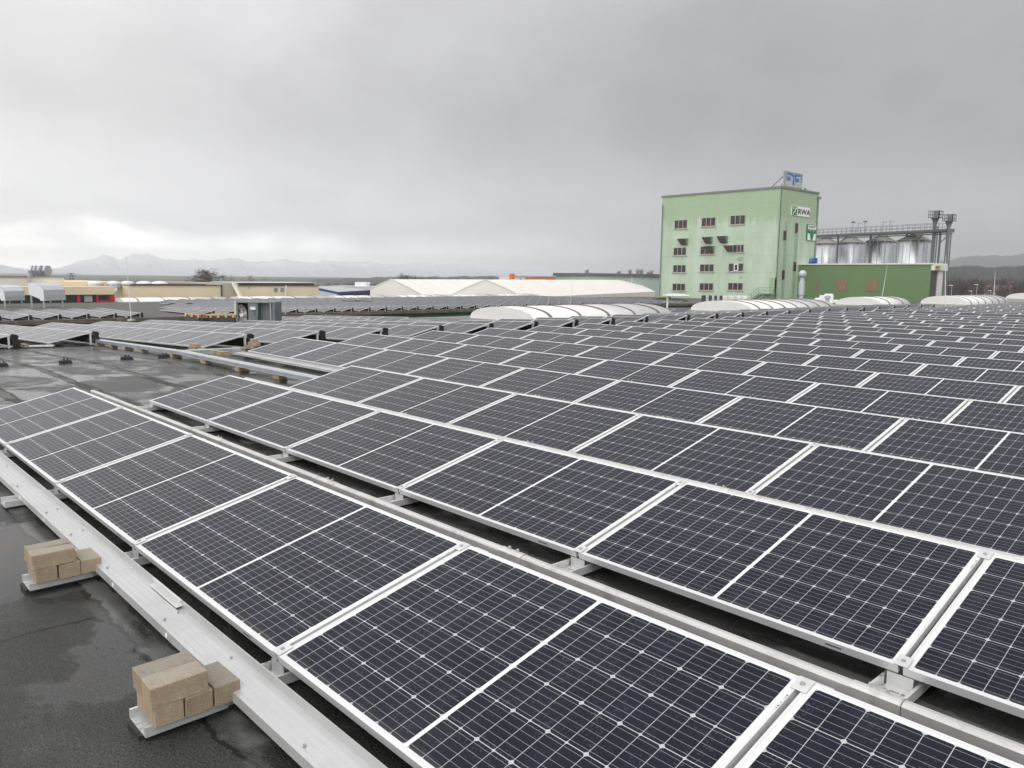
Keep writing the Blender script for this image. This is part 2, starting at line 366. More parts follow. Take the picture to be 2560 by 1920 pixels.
BY={k:5.19+BD*k for k in range(-2,9)}; BY.update({k:5.19+BD*9.39+1.86*(k-9) for k in range(9,23)})
B_N={-2:6,-1:7,0:10,1:10,2:10,3:7,4:7,5:2,6:2}
for k,y in BY.items():
    xr=-7.13 if k>=0 else -7.13-3*PITCH
    n=B_N.get(k,2); runs=[(xr-PITCH*(i+1)+g,i) for i in range(n)]
    if k in (5,6): runs+=[(-16.0-PITCH*(i+1),i+5) for i in range(5)]
    if k in (12,13,14,15,16): runs+=[(-15.6-PITCH*(i+1),i+5) for i in range(5)]
    for x,i in runs:
        z=SL*(x-XK)
        panels.append((Vector((x,y,z)),-math.atan(SL),'grey solar panel, %s from right in the %s row of the sloping rear field'%(ORD[i+1],ORD[k+3]),'solar panels of the rear field',(1,k,i)))
# the lower neighbouring hall carries a field of the same panels
ZC=-1.72; CXE=-50.
CY=[-9.6+1.752*i for i in range(54)]
rng=random.Random(7); cpan=[]
for i,y in enumerate(CY):
    n=18 if y<48 else 17
    for j in range(n):
        if 22<y<29 and 9<j<13: continue
        if 44<y<50 and 8<j<14: continue
        if 17.4<y<20.2: continue
        if y<17.4 and j>5: continue
        if y>=20.2:
            sp=seen(Vector((CXE-.35-PITCH*(j+1),y,ZC+.12)))
            if sp and sp[0]<392: continue
        x=CXE-.35-PITCH*(j+1)
        cpan.append((Vector((x,y,ZC+.12)),0.,'small solar panel, %s from the edge, %s row on the lower hall'%(ORD[j+1],ORD[i+1] if i<32 else 'far right %s'%ORD[i-31]),'solar panels on the lower hall',(2,i,j)))
panels+=cpan
def corners(o,ry):
    M=Matrix.Translation(o)@Euler((TILT,-0+ry,0)).to_matrix().to_4x4()
    return M,[M@Vector(q) for q in ((0,0,0),(PL,0,0),(PL,PW,0),(0,PW,0))]
score=[]
for p in panels:
    M,cs=corners(p[0],p[1]); s=[seen(c) for c in cs]
    if any(q is None for q in s): s2=[q for q in s if q]; a=(1e6 if s2 and p[4][0]==0 and p[4][1]<2 and any(0<q[0]<2560 and 0<q[1]<1920 for q in s2) else 0)
    else:
        cl=[(min(max(q[0],0),2560),min(max(q[1],0),1920)) for q in s]
        a=abs(sum(cl[i][0]*cl[(i+1)%4][1]-cl[(i+1)%4][0]*cl[i][1] for i in range(4)))/2
        if p[4][0]==1 and p[4][1]>=7: a*=.15      # mostly hidden behind the row in front
    score.append(a)
order=sorted(range(len(panels)),key=lambda i:-score[i]); single=set(order[:296])
single={i for i in single if score[i]>30}
rest=MB()
for i,(o,ry,lab,grp,idx) in enumerate(panels):
    M,cs=corners(o,ry)
    if i in single:
        t=empty('solar_panel',o,lab,'solar panel',grp,rot=(TILT+rng.uniform(-.0016,.0016),ry+rng.uniform(-.0009,.0009),0))
        inst(FRAME_ME,'frame',t); inst(GLASS_ME,'glass',t)
        q=seen(o)
        if idx[0]==0 and (q is None or q[2]<9.5):
            if idx[2]<A_N[idx[1]]-1: [inst(q_,'clamp',t) for q_ in CLAMP_MES]
            if q is None or q[2]<6.5: inst(STICK_ME,'type_label',t); inst(BARC_ME,'barcode',t)
    else:
        for src,mi in ((FRAME_ME,0),(GLASS_ME,None)):
            vs=[M@v.co for v in src.vertices]; b=len(rest.v); rest.v+=[tuple(v) for v in vs]
            for f in src.polygons: rest.f.append([b+a for a in f.vertices]); rest.mi.append(0 if mi==0 else 1+f.material_index)
# grid lines of the far panels are generated from the same cell shader through a stored local coordinate
def far_cells():
    m=bpy.data.materials.new('solar_cells_far'); m.use_nodes=True; t=NT(m.node_tree); b=m.node_tree.nodes['Principled BSDF']
    o=t.node('ShaderNodeTexCoord').outputs['Object']; f=t.lin(t.noise(o,.6,4),.3,.7,.85,1.15)
    t.put(b.inputs['Base Color'],t.mix(1.,(.038,.040,.052),t.vec(f,f,f),'MULTIPLY')); b.inputs['Roughness'].default_value=.28; b.inputs['IOR'].default_value=1.4
    return m
tag(rest.build('solar_panels',[FRAME,far_cells(),BACK]),'distant solar panels in rows over the lower hall roof and far row ends','solar panels','solar panels further off','stuff')
# ------------------------------------------------------------------ wind deflectors behind the rows
def deflector(x0,x1,y,z,ry,label,grp,posts,near):
    yh=PW*CT; zh=PW*ST                            # high edge of the row
    t=empty('wind_deflector',(x1,y,z),label,'wind deflector',grp,rot=(0,ry,0)); L=x0-x1
    pr=[(a+yh+.066,b+zh-.002) for a,b in ((.062,-.098),(.062,-.038),(.067,-.031),(.080,-.027),(.100,-.029),(.110,-.036),(.113,-.060))]
    seg=MB()
    if near:
        a=L; n=0; step=PITCH; cuts=[L]; 
        k=0
        while cuts[-1]<0:
            nx=(-(x1-x0)+k*PITCH+PITCH+.10); k+=1
            cuts.append(min(nx,0.))
        for i in range(len(cuts)-1): seg.ext(pr,cuts[i]+.0015,cuts[i+1]-.0015)
    else: seg.ext(pr,L,0)
    seg.build('top_rail',ALU_DIRT_SHADE,t)
    if near:
        k=1
        while x0+k*PITCH<x1-.2:
            sv=MB(); xx=L+k*PITCH+.10
            sv.ext([(a+(-.003 if i_<2 else .003 if i_>4 else 0),b+(.003 if 0<i_<6 else -.003)) for i_,(a,b) in enumerate(pr)],xx-.16,xx-.004); sv.box((xx-.11,yh+.150,zh-.027),(xx-.10,yh+.160,zh-.013)); sv.box((xx-.055,yh+.150,zh-.027),(xx-.045,yh+.160,zh-.013))
            sv.build('splice_sleeve',ALU_DIRT_SHADE,t); k+=1
    bp=MB(); bp.ext([(yh+.132,zh-.1005),(yh+.176,zh-.063),(yh+.235,-.085),(yh+.218,-.085)],L+.01,-.01); bp.build('back_plate',ALU_DIRT_SHADE if near else SHADEP,t)
    if posts:
        ep=MB(); ep.ext([(yh+.02,zh-.03),(yh+.05,zh+.012),(yh+.15,zh-.002),(yh+.20,zh-.04),(yh+.175,zh-.11),(yh+.235,-.09),(yh+.06,-.09),(yh+.045,zh-.12)],.002,.010); ep.build('end_plate',SHADEP,t)
        po=MB(); po.box((-.06,yh-.03,-.10),(-.012,yh+.01,zh-.04)); po.build('support_post',ALU,t)
        fo=MB(); fo.box((-.08,-.02,-.10),(-.01,.10,-.045)); fo.build('front_foot',ALU,t)
    return t
for k in range(0,18):
    deflector(a_left(k)+.13 if k<3 else a_left(k),a_left(k)+A_N[k]*PITCH,AY[k],0.,0.,'aluminium wind deflector bar along the high edge of the %s row behind the front rail'%ORD[k+1],'wind deflectors of the main field',False,k<7)
for k,y in BY.items():
    xr=-7.13 if k>=0 else -7.13-3*PITCH
    n=B_N.get(k,2)
    deflector(xr-n*PITCH,xr,y,SL*(xr-XK),-math.atan(SL),'shade-black wind deflector with end plate closing the %s row of the sloping rear field'%ORD[k+3],'wind deflectors of the rear field',True,False)
for i,y in enumerate(CY):
    if i>45: break
    if 17.4<y<20.2: continue
    deflector(CXE-.35-6*PITCH,CXE-.36,y,ZC+.12,0,'small shade-black wind deflector closing the %s row on the lower hall'%(ORD[i+1] if i<32 else 'far right %s'%ORD[i-31]),'wind deflectors on the lower hall',True,False)
# ------------------------------------------------------------------ base rails, front rail
def channel(mb,x,y0,y1,z0,wd=.145,h=.042,t=.004):
    mb.box((x-wd/2,y0,z0),(x+wd/2,y1,z0+t)); mb.box((x-wd/2,y0,z0+t),(x-wd/2+.012,y1,z0+h)); mb.box((x+wd/2-.012,y0,z0+t),(x+wd/2,y1,z0+h))
    for q in (-.02,.02): mb.box((x+q-.004,y0,z0+t),(x+q+.004,y1,z0+t+.006))
for j in range(-3,9):
    x=j*PITCH-.01
    y0=(-.56 if j in (3,4) else -.32 if j==2 else -.22) if j>=0 else 3*AD-.10
    if j==0: x+=.06
    if j==-3: x+=.06
    t=empty('base_rail',(x,y0,ZR),'aluminium channel rail on the roof under the %s panel joint, %s'%((ORD[j+1],'bricks on its front end' if j in (3,4) else 'running under all rows') if j>=0 else (ORD[j+4],'starting at the fourth row')),'mounting rail','aluminium base rails')
    mb=MB(); channel(mb,0,.33 if j in (3,4) else 0,AY[17]+1.2-y0,.018); mb.build('channel',ALU,t)
    if j in (3,4): mb=MB(); channel(mb,0,.035,.328,.018,.170,.036); mb.build('ballast_tray',ALU,t)
    if j>=0: mb=MB(); mb.box((-.06,.02,0.),(.06,min(.32-y0,.8),.018)); mb.build('rubber_pad',RUBBER,t)
    mb=MB(); mb.box((-.06,1.9,0.),(.06,2.4,.018)); mb.build('rubber_pad',RUBBER,t)
    for k in range(0,8):
        if j<0 and k<3: continue
        fb=MB(); yy=AY[k]-y0
        fb.box((-.05,yy+.006,.025),(.05,yy+.010,.082)); fb.box((-.05,yy-.03,.025),(.05,yy+.006,.029)); fb.box((-.072,yy-.012,.03),(-.055,yy-.006,.06)); fb.box((.055,yy-.012,.03),(.072,yy-.006,.05))
        fb.build('foot_bracket',ALU,t)
        pb=MB(); ph=AY[k]+PW*CT-y0; pb.box((-.02,ph-.05,.025),(.02,ph-.015,.12+PW*ST-.045)); pb.box((-.045,ph-.04,.12+PW*ST-.058),(.045,ph+.10,.12+PW*ST-.052)); pb.build('rear_support',ALU,t)
def front_rail(x0,x1,yb,label):
    """C-shaped ballast trough in front of a row"""
    t=empty('front_rail',(x0,yb,0),label,'front rail','aluminium front rails'); L=x1-x0
    prof=[(-.075,-.052),(-.075,-.006),(-.083,-.004),(-.085,-.036),(-.116,-.037),(-.119,-.0255),(-.222,-.030),(-.225,-.030),(-.228,-.066),(-.222,-.066),(-.220,-.034),(-.123,-.0295),(-.121,-.041),(-.081,-.040),(-.081,-.052)]
    cuts=[0]; n=0
    while cuts[-1]<L: cuts.append(min(L,cuts[-1]+(2.02 if n==0 else 3.42))); n+=1
    mb=MB()
    for i in range(len(cuts)-1): mb.ext(prof,cuts[i]+(.001 if i else 0),cuts[i+1]-.001)
    mb.build('trough',TROUGH,t); gv=MB()
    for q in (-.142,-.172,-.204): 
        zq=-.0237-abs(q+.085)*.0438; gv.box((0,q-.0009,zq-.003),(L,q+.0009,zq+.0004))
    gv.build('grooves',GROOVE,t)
    sc=MB(); hh=MB(); ii=0; x=.35
    while x<L-.1:
        for q in (-.125,-.195): 
            if (ii%3)!=1 or q<-.15: sc.tube([(x+(.03 if q<-.15 else 0),q,-.027),(x+(.03 if q<-.15 else 0),q,-.019)],.006,6)
        ii+=1; x+=.57+.13*((ii*7)%3)
    sc.build('screws',BOLT,t)
    x=.62; ii=0
    while x<L-.05:
        hh.tube([(x,-.2275,-.050),(x,-.2292,-.050)],.0115,14); x+=.66+.08*(ii%2); ii+=1
    hh.build('hole_plugs',mat('white_cap',(.86,.86,.84),.5) if 'white_cap' not in MATS else MATS['white_cap'],t)
    sl_=MB(); x=.3
    while x<L-.2: sl_.box((x,-.0748,-.016),(x+.035,-.0742,-.010)); x+=.86
    sl_.build('slots',DARK,t)
    return t
f=front_rail(.05,9.2,0,'long pale aluminium trough along the low edge of the nearest panel row')
mb=MB(); mb.ext([(-.0835,-.024),(-.0835,.004),(-.095,.004),(-.095,-.001),(-.0885,-.001),(-.0885,-.0225),(-.114,-.0245),(-.114,-.0262)],5.66,6.02); mb.build('joint_cover',ALU,f)
front_rail(-3*PITCH-.12,0.55,3*AD,'pale aluminium trough with round holes in front of the fourth row, beside the cable tray')
# dark fixing holes in the trough by the cable tray
# ------------------------------------------------------------------ concrete bricks
brng=random.Random(3)
def brick(x,y,z,along,label,grp,a=None,sz=(.2,.1,.076)):
    l,wd,h=sz
    if along=='y': l,wd=wd,l
    mb=MB(); mb.bbox((-l/2+.001,-wd/2+.001,0),(l/2-.001,wd/2-.001,h-.001),.0028,None,.0022,brng)
    return tag(mb.build('concrete_brick',BRICK,loc=(x,y,z),rot=(0,0,brng.uniform(-.03,.03) if a is None else a)),label,'brick',grp)
for j,nm in ((4,'nearest'),(3,'second nearest')):
    x=j*PITCH+.004; zb=ZR+.018+.0365; g='bricks of the %s stack'%nm
    brick(x+.002,-.450,zb,'x','tan brick lying crosswise at the outer end, bottom of the %s brick stack'%nm,g)
    brick(x+.004,-.349,zb,'x','tan brick lying crosswise in the middle, bottom of the %s brick stack'%nm,g)
    brick(x+.005,-.246,zb,'x','single-height tan brick beside the rail, inner end of the %s brick stack'%nm,g)
    brick(x-.051,-.408,zb+.0765,'y','upper tan brick on the far left side of the %s brick stack'%nm,g,.01)
    brick(x+.052,-.412,zb+.0765,'y','upper tan brick on the side facing us of the %s brick stack'%nm,g,-.012)
# ------------------------------------------------------------------ cable trays on bricks
def tray(p,q,label,nsup,supl):
    p=Vector(p);q=Vector(q); L=(q-p).length; ang=math.atan2(q.y-p.y,q.x-p.x); pitch_=math.asin((q.z-p.z)/L)
    t=empty('cable_tray',p,label,'cable tray','perforated cable trays',rot=(0,-pitch_,ang))
    b=MB(); wd,h=.17,.062
    b.box((0,-wd/2,0),(L,wd/2,.002)); b.box((0,-wd/2,.002),(L,-wd/2+.002,h)); b.box((0,wd/2-.002,.002),(L,wd/2,h)); b.box((0,-wd/2-.006,h),(L,wd/2+.006,h+.004))
    b.build('body',GALV,t)
    hl_=MB()
    for r_ in (.020,.040):
        x=.03
        while x<L-.03: hl_.box((x,-wd/2-.0012,r_-.004),(x+.018,-wd/2-.0004,r_+.004)); x+=.035
    hl_.build('perforations',DARK,t)
    return t
jt=Vector((-5.55,4.24,-.045))
tray((-13.2,4.62,roof_z(-13.2)+.075),jt,'grey perforated cable tray on bricks crossing the wet roof, farther half',5,'')
tray(jt+Vector((.01,0,0)),(.9,4.30,-.045),'grey perforated cable tray on bricks crossing the wet roof, nearer half',4,'')
tray((-5.75,4.34,-.045),(-5.62,5.35,-.045),'short grey perforated cable tray branching off between two brick stacks',0,'')
for i,(x,y) in enumerate([(-12.2,4.57),(-10.9,4.51),(-9.6,4.46),(-8.3,4.38),(-6.1,4.27),(-4.53,4.25),(-3.06,4.27),(-1.72,4.28)]):
    brick(x,y,roof_z(x),'x' if i%2 else 'y','%s of the tan bricks carrying the cable tray, counted from its far end'%ORD[i+1],'bricks under the cable tray',sz=(.2,.14,.072))
def pile(x,y,z,spec,nm):
    for i,(dx,dy,dz,al,ds) in enumerate(spec): brick(x+dx,y+dy,z+dz*.0768,al,'tan brick, %s of the %s'%(ds,nm),'bricks of the '+nm)
zz=roof_z(-5.3)
pile(-5.05,4.62,ZR+.03,[(0,0,0,'x','lower left'),(.21,0,0,'x','lower right'),(.02,0,1,'x','upper left'),(.23,.01,1,'x','upper right'),(.38,.03,0,'y','end piece'),(.375,.03,1,'y','upper end piece')],'pile beside the cable tray joint')
pile(-7.55,5.15,roof_z(-7.5)+.03,[(0,0,0,'x','lower left'),(.21,0,0,'x','lower right'),(.05,0,1,'x','upper left'),(.26,0,1,'x','upper right'),(.45,.02,0,'x','end piece')],'pile at the low corner of the rear field')
pile(-6.65,5.75,roof_z(-6.6)+.03,[(0,0,0,'x','left piece'),(.21,0,0,'x','right piece')],'flat pair under the rear row end')
pile(-6.95,6.18,roof_z(-6.9)+.03,[(0,0,0,'x','lower left'),(.21,0,0,'x','lower right'),(.1,0,1,'x','upper left'),(.31,0,1,'x','upper right'),(.2,0,2,'x','topmost')],'pile by the support post of the rear row')
pile(-12.6,2.95,roof_z(-12.6)+.03,[(0,0,0,'x','left piece'),(.21,0,0,'x','right piece')],'pair under the second rear row')
pile(-6.6,26.6,roof_z(-6.6)+.05,[(0,0,0,'y','lower left'),(.11,0,0,'y','lower right'),(0,.21,1,'y','upper left'),(.11,.21,1,'y','upper right')],'pile far back at the rear field edge')
pile(-6.6,28.3,roof_z(-6.6)+.05,[(0,0,0,'y','lower left'),(.11,0,0,'y','lower right'),(0,.01,1,'y','upper left'),(.11,.01,1,'y','upper right')],'pile farthest back at the rear field edge')
# cross rail and edge rails of the rear field
for i,(p,q) in enumerate([((-13.6,1.2),(-12.05,3.5)),((-7.3,4.75),(-4.6,5.55))]):
    t=empty('cross_rail',(*p,roof_z(p[0])+.03),['flat pale aluminium rail along the right ends of the leftmost panel rows','flat pale aluminium rail between brick piles by the cable tray'][i],'mounting rail','flat cross rails')
    d=Vector((q[0]-p[0],q[1]-p[1],roof_z(q[0])-roof_z(p[0])))
    mb=MB(); mb.bar((0,0,.02),d+Vector((0,0,.02)),.12,.035); mb.build('channel',ALU,t)
    mb=MB(); mb.bar(d*.05+Vector((0,0,-.012)),d*.95+Vector((0,0,-.012)),.09,.024); mb.build('rubber_pad',RUBBER,t)
# lightning conductor feet on the roof
for i,y in enumerate((1.41,2.37,3.41,4.10)):
    x=-6.22-.16*(i==0); z=roof_z(x)
    t=empty('roof_conductor_foot',(x,y,z),'black ribbed plastic foot on the wet roof, %s from the left'%ORD[i+1],'roof foot','black conductor feet')
    mb=MB(); vs=[]
    for zz_,s_ in ((0,.095),(.062,.066)):
        for a,b_ in ((-1,-1),(1,-1),(1,1),(-1,1)): vs.append((a*s_,b_*s_,zz_))
    mb.raw(vs,[(3,2,1,0),(4,5,6,7),(0,1,5,4),(1,2,6,5),(2,3,7,6),(3,0,4,7)])
    for s_ in (-.066,-.022,.022,.066): mb.box((s_-.006,-.097,.0),(s_+.006,-.078,.05)); mb.box((.078,s_-.006,0),(.097,s_+.006,.05))
    mb.build('base',RUBBER,t)
    mb=MB(); mb.box((-.010,-.04,.055),(.010,-.02,.092)); mb.box((-.010,.02,.055),(.010,.04,.092)); mb.build('clip',RUBBER,t)
# ------------------------------------------------------------------ barrel skylights on this roof
def barrel(x0,x1,y0,y1,zb,ztop,label,nrib,grp,axis='y',curb=.35,name='barrel_skylight'):
    """vault along y; ribs, curb"""
    t=empty(name,((x0+x1)/2,y0,zb),label,'skylight',grp); w_=(x1-x0)/2; h=ztop-zb; L=y1-y0; N=22
    def sec(k,e=0.): a=math.pi*k/N; return (-(w_+e)*math.cos(a),(h+e)*math.sin(a)**.82)
    mb=MB(); vs=[];fs=[]
    for yy in (.0,L):
        for k in range(N+1): a,b_=sec(k); vs.append((a,yy,b_))
    for k in range(N): fs.append((k+1,k,k+N+1,k+N+2))
    fs.append(list(range(N+1))); fs.append(list(range(N+1,2*N+2))[::-1])
    mb.raw(vs,fs); o=mb.build('vault',WHITE,t)
    for i in range(len(o.data.polygons)-2): o.data.polygons[i].use_smooth=True
    for i in range(nrib):
        yc=L*(i+.55)/(nrib+.1); rb=MB(); vs=[];fs=[]
        hw=.07 if i%2==0 else .05
        for yy in (yc-hw,yc+hw):
            for e in (.002,.03):
                for k in range(N+1): a,b_=sec(k,e); vs.append((a,yy,b_))
        n=N+1
        for k in range(N): fs+= [(n+k+1,n+k,3*n+k,3*n+k+1),(k,k+1,n+k+1,n+k),(2*n+k+1,2*n+k,3*n+k,3*n+k+1)]
        rb.raw(vs,fs); rb.build('rib',RIBM,t)
    cb=MB(); cb.box((-w_-.10,-.10,-curb),(w_+.10,L+.10,0)); cb.build('curb',MATS.get('curb_zinc') or mat('curb_zinc',(.42,.41,.38),.5,.3),t)
    return t
SG='white barrel skylights behind the rear field'
barrel(-14.3,-10.7,18.6,27.0,-.13,.36,'white barrel skylight with dark ribs, longest and nearest, left of the green building',5,SG)
barrel(-14.3,-10.7,33.6,42.6,-.13,.40,'white barrel skylight with dark ribs standing before the green building corner',7,SG)
barrel(-14.2,-11.2,50.0,54.6,-.10,.42,'short white barrel skylight before the dark green warehouse',2,SG)
barrel(-14.0,-10.7,64.2,74.5,-.24,.38,'long white barrel skylight on a grey curb right of the warehouse',6,SG)
barrel(-13.0,-9.9,82,98,-.02,.50,'white barrel skylight at the far right edge, farthest of the row',8,SG)
# ------------------------------------------------------------------ extractor fan box and pallets
zf=roof_z(-21.6)
t=empty('extractor_fan_box',(-21.78,13.36,zf),'open grey sheet metal fan box with a round white fan behind the rear field','fan box')
FD=mat('inside_sheet',(.17,.19,.19),.5,.3); FANW=mat('fan_plastic',(.62,.60,.57),.45,0,.08)
MX=Matrix.Rotation(R(47),4,'Z')     # its open side looks roughly at us
w_,d_,h_=1.58,.95,1.02
mb=MB()
for b_ in (((-w_/2,-d_/2,.98),(w_/2,d_/2,h_)),((-w_/2,d_/2-.03,0),(w_/2,d_/2,.98)),((-w_/2,-d_/2,0),(-w_/2+.05,d_/2-.03,.98)),((w_/2-.08,-d_/2,0),(w_/2,d_/2-.03,.98)),((-.32,-d_/2+.02,0),(.10,-d_/2+.05,.98)),((.07,-d_/2+.02,0),(.10,d_/2-.03,.98))): mb.box(*b_)
mb.xf(MX); mb.build('housing',mat('fan_box_sheet',(.16,.185,.19),.5,.3,.15,3.),t)
mb=MB(); mb.box((.105,-d_/2+.3,.0),(w_/2-.085,-d_/2+.31,.975)); mb.xf(MX); mb.build('damper',FD,t)
mb=MB(); mb.box((w_/2-.20,-d_/2+.01,0),(w_/2-.17,-d_/2+.04,.975)); mb.xf(MX); mb.build('inner_post',GALV,t)
N=26; mb=MB(); vs=[];fs=[]
for r_,yy in ((.41,-.02),(.40,.02),(.33,.16),(.32,.24)):
    for k in range(N): a=2*math.pi*k/N; vs.append((-.60+r_*math.cos(a)*.6,-d_/2+yy,.47+r_*1.08*math.sin(a)))
for i in range(3):
    for k in range(N): a=i*N+k; b_=i*N+(k+1)%N; fs.append((a,b_,b_+N,a+N))
fs.append(list(range(3*N,4*N))); mb.raw(vs,fs); mb.xf(MX); mb.build('fan_ring',FANW,t,True)
mb=MB()
for k in range(5):
    a=2*math.pi*k/5+.4; c,s_=math.cos(a),math.sin(a); q=lambda r_,o: (-.60+(r_*c-o*s_)*.6,-d_/2+.10+o*.25,.47+(r_*s_+o*c))
    mb.poly([q(.05,-.04),q(.31,-.09),q(.32,.06),q(.05,.04)]); mb.poly([q(.05,-.04),q(.31,-.09),q(.32,.06),q(.05,.04)],True)
mb.xf(MX); mb.build('fan_blades',FANW,t)
mb=MB(); mb.tube([(-.60,-d_/2+.0,.47),(-.60,-d_/2+.16,.47)],.07,10); mb.xf(MX); mb.build('fan_motor',mat('motor_white',(.7,.7,.68),.4),t)
mb=MB(); mb.box((-.22,-d_/2-.03,.70),(.0,-d_/2+.018,.82)); mb.xf(MX); mb.build('junction_box',MATS['motor_white'],t)
mb=MB(); mb.box((-.02,-d_/2-.04,.22),(.085,-d_/2+.018,.45)); mb.xf(MX); mb.build('switch_box',mat('blue_grey_plastic',(.10,.16,.20),.5),t)
mb=MB(); mb.tube([(-.05,-d_/2-.01,.70),(-.08,-d_/2-.02,.58),(-.02,-d_/2-.02,.5),(.03,-d_/2-.01,.45)],.008,5); mb.xf(MX); mb.build('cable',DARK,t)
mb=MB(); mb.box((-w_/2-.10,-d_/2-.02,.48),(-w_/2-.003,-d_/2+.2,1.04)); mb.xf(MX); mb.build('side_cover',mat('cream_sheet',(.55,.52,.42),.5),t)
WOOD=mat('pallet_wood',(.52,.34,.17),.75,0,.25,6)
for i,(px,py,a,lb) in enumerate([(*at(500,800,37.5).xy,.55,'left'),(*at(540,800,38).xy,.78,'middle'),(*at(577,800,38).xy,.80,'right, next to the fan box')]):
    t=empty('wooden_pallet',(px,py,roof_z(px)+.30),'pale wooden pallet on sleepers behind the rear panels, %s'%lb,'pallet','wooden pallets by the fan box',rot=(.05 if i==0 else 0,0.09 if i==0 else 0,a+math.pi/2))
    mb=MB()
    for k in range(5): mb.box((-.6,-.40+.175*k,.122),(.6,-.40+.175*k+.10,.144))
    mb.build('deck',WOOD,t)
    mb=MB()
    for xx in (-.6,-.07,.46):
        for yy in (-.4,-.05,.30): mb.box((xx,yy,.022),(xx+.14,yy+.10,.10))
        mb.box((xx,-.4,.10),(xx+.14,.4,.1215))
    mb.build('blocks',WOOD,t)
    mb=MB()
    for yy in (-.4,-.05,.30): mb.box((-.6,yy,0),(.6,yy+.10,.0215))
    mb.build('skids',WOOD,t)
    # two low sleepers keep the pallet clear of the wet roof
    sb=MB(); sb.box((-.55,-.38,-.295),(-.42,.38,-.001)); sb.box((.42,-.38,-.295),(.55,.38,-.001)); sb.build('sleepers',DARK,t)
# ------------------------------------------------------------------ lightning rods
MAST=mat('rod_alu',(.62,.63,.63),.4,.5)
def rod(p,top,r,label):
    t=empty('lightning_rod',p,label,'lightning rod','thin lightning rods')
    d=Vector(top)-Vector(p); mb=MB(); mb.tube([(0,0,.08),d*.55,d],[r,r*.8,r*.35],6); mb.build('mast',MAST,t)
    mb=MB(); mb.lathe((0,0,0),[(.18,0),(.18,.06),(.05,.08)],12); mb.build('foot',MATS['curb_zinc'],t)
def rod_at(u,v,u2,v2,d,zb,r,label):
    b=at(u,v,d); tp=at(u2,v2,d); k=(zb-b.z)/(tp.z-b.z); b=b+(tp-b)*k; rod(b,tp,r,label)
rod_at(328,802,315,633,37,roof_z(-24),.017,'thin lightning rod before the long beige hall on the left')
rod_at(1427,760,1432,687,46,-.75,.014,'thin lightning rod behind the longest skylight, before the white tent halls')
rod_at(2206,737,2219,661,62,-.7,.02,'thin slanting lightning rod before the dark green warehouse wall')
rod_at(2363,758,2364,639,56,-.45,.03,'lightning rod standing before the warehouse gable and grain tower')
rod_at(2485,736,2488,676,72,-.4,.03,'thin lightning rod before the wooded hill at the far right')
# ------------------------------------------------------------------ lower hall with its own panel field
CW=mat('green_cladding',(.030,.135,.055),.6,0,.15,.8); CR=mat('grey_gravel_roof',(.10,.095,.085),.9,0,.3,2.,bump=.4)
LEDGE=mat('rusty_gravel_ledge',(.115,.098,.080),.9,0,.45,3.,bump=.5,bs=12,dirt=.5,dirtcol=(.14,.075,.04))
tg=empty('green_hall',(-67,36,-9),'low green clad hall with a rusty roof ledge carrying a panel field','hall')
def bat(mb,a,b): return mb.box(Vector(a)-Vector((-67,36,-9)),Vector(b)-Vector((-67,36,-9)))
mb=MB(); bat(mb,(CXE-.02,-40,-9),(-84.9,92,ZC-.42)); mb.build('wall',CW,tg)
mb=MB(); bat(mb,(CXE,-40,ZC-.415),(-84.9,92,ZC)); mb.build('roof',CR,tg)
mb=MB(); bat(mb,(CXE+.003,-40,ZC-.24),(CXE+.45,92,ZC+.02)); mb.build('ledge',LEDGE,tg)
for i,(a,b_) in enumerate([(25.5,37),(38.5,50),(51.5,60),(61.5,70),(71,79),(80,88)]):
    barrel(-83.9,-80.4,a,b_,ZC+.08,ZC+.50,'white barrel skylight at the far edge of the lower hall, %s from the left'%ORD[i+1],4,'white barrel skylights on the lower hall',curb=.12)
mb=MB(); mb.box((-83,-6,ZC),(-63,13,ZC+.02)); 
# ------------------------------------------------------------------ beige hall behind it
BEIGE=mat('beige_render',(.68,.575,.40),.85,0,.06,.25,dirt=.12,dirtcol=(.40,.34,.25)); BEIGED=mat('beige_panel',(.43,.38,.30),.8,0,.12,.8)
GREYW=mat('grey_white_render',(.68,.67,.63),.8,0,.06,.3); EAVE=mat('eave_dark',(.07,.065,.06),.7)
REDM=mat('red_frame',(.45,.012,.02),.4); GLS=mat('dark_glazing',(.03,.032,.034),.12)
xb=-85.
tb=empty('beige_hall',(xb,40,-9),'long beige flat roofed hall with small square vents and dark eaves','hall')
def lb(mb,a,b,o=Vector((xb,40,-9))): return mb.box(Vector(a)-o,Vector(b)-o)
ya,yt0,yt1,ye=27.4,38.25,40.3,51.3
mb=MB(); lb(mb,(xb,ya,-9),(xb-22,yt0,.02)); lb(mb,(xb,yt1,-9),(xb-22,ye,-.02)); mb.build('wall',BEIGE,tb)
mb=MB(); lb(mb,(xb+.06,yt0+.003,-9),(xb-22,yt1-.003,.33))
for k in range(5): lb(mb,(xb+.06,yt0+.2+.42*k,-3),(xb+.085,yt0+.24+.42*k,.30))
mb.build('stair_block',BEIGED,tb)
mb=MB(); lb(mb,(xb+.14,ya+.1,.023),(xb-22,yt0-.003,.10)); lb(mb,(xb+.14,yt1+.003,-.017),(xb-22,ye+.1,.06)); mb.build('eaves',EAVE,tb)
mb=MB(); lb(mb,(xb-.8,yt1+.4,.063),(xb-9,ye-.2,.36)); lb(mb,(xb-.8,ya+1,.103),(xb-9,yt0-1.6,.20)); mb.build('roof_edge',MATS['eave_dark'],tb)
mb=MB(); lb(mb,(xb-.7,yt1+.2,.363),(xb-9.2,ye,.42)); mb.build('roof_capping',GREYW,tb)
o=Vector((xb,40,-9))
mb=MB(); mb.bar(on_x(583,706,xb+.6)-o,on_x(606,752,xb+1.6)-o,.42,.3); mb.build('diagonal_duct',mat('cream_duct',(.70,.66,.54),.6),tb)
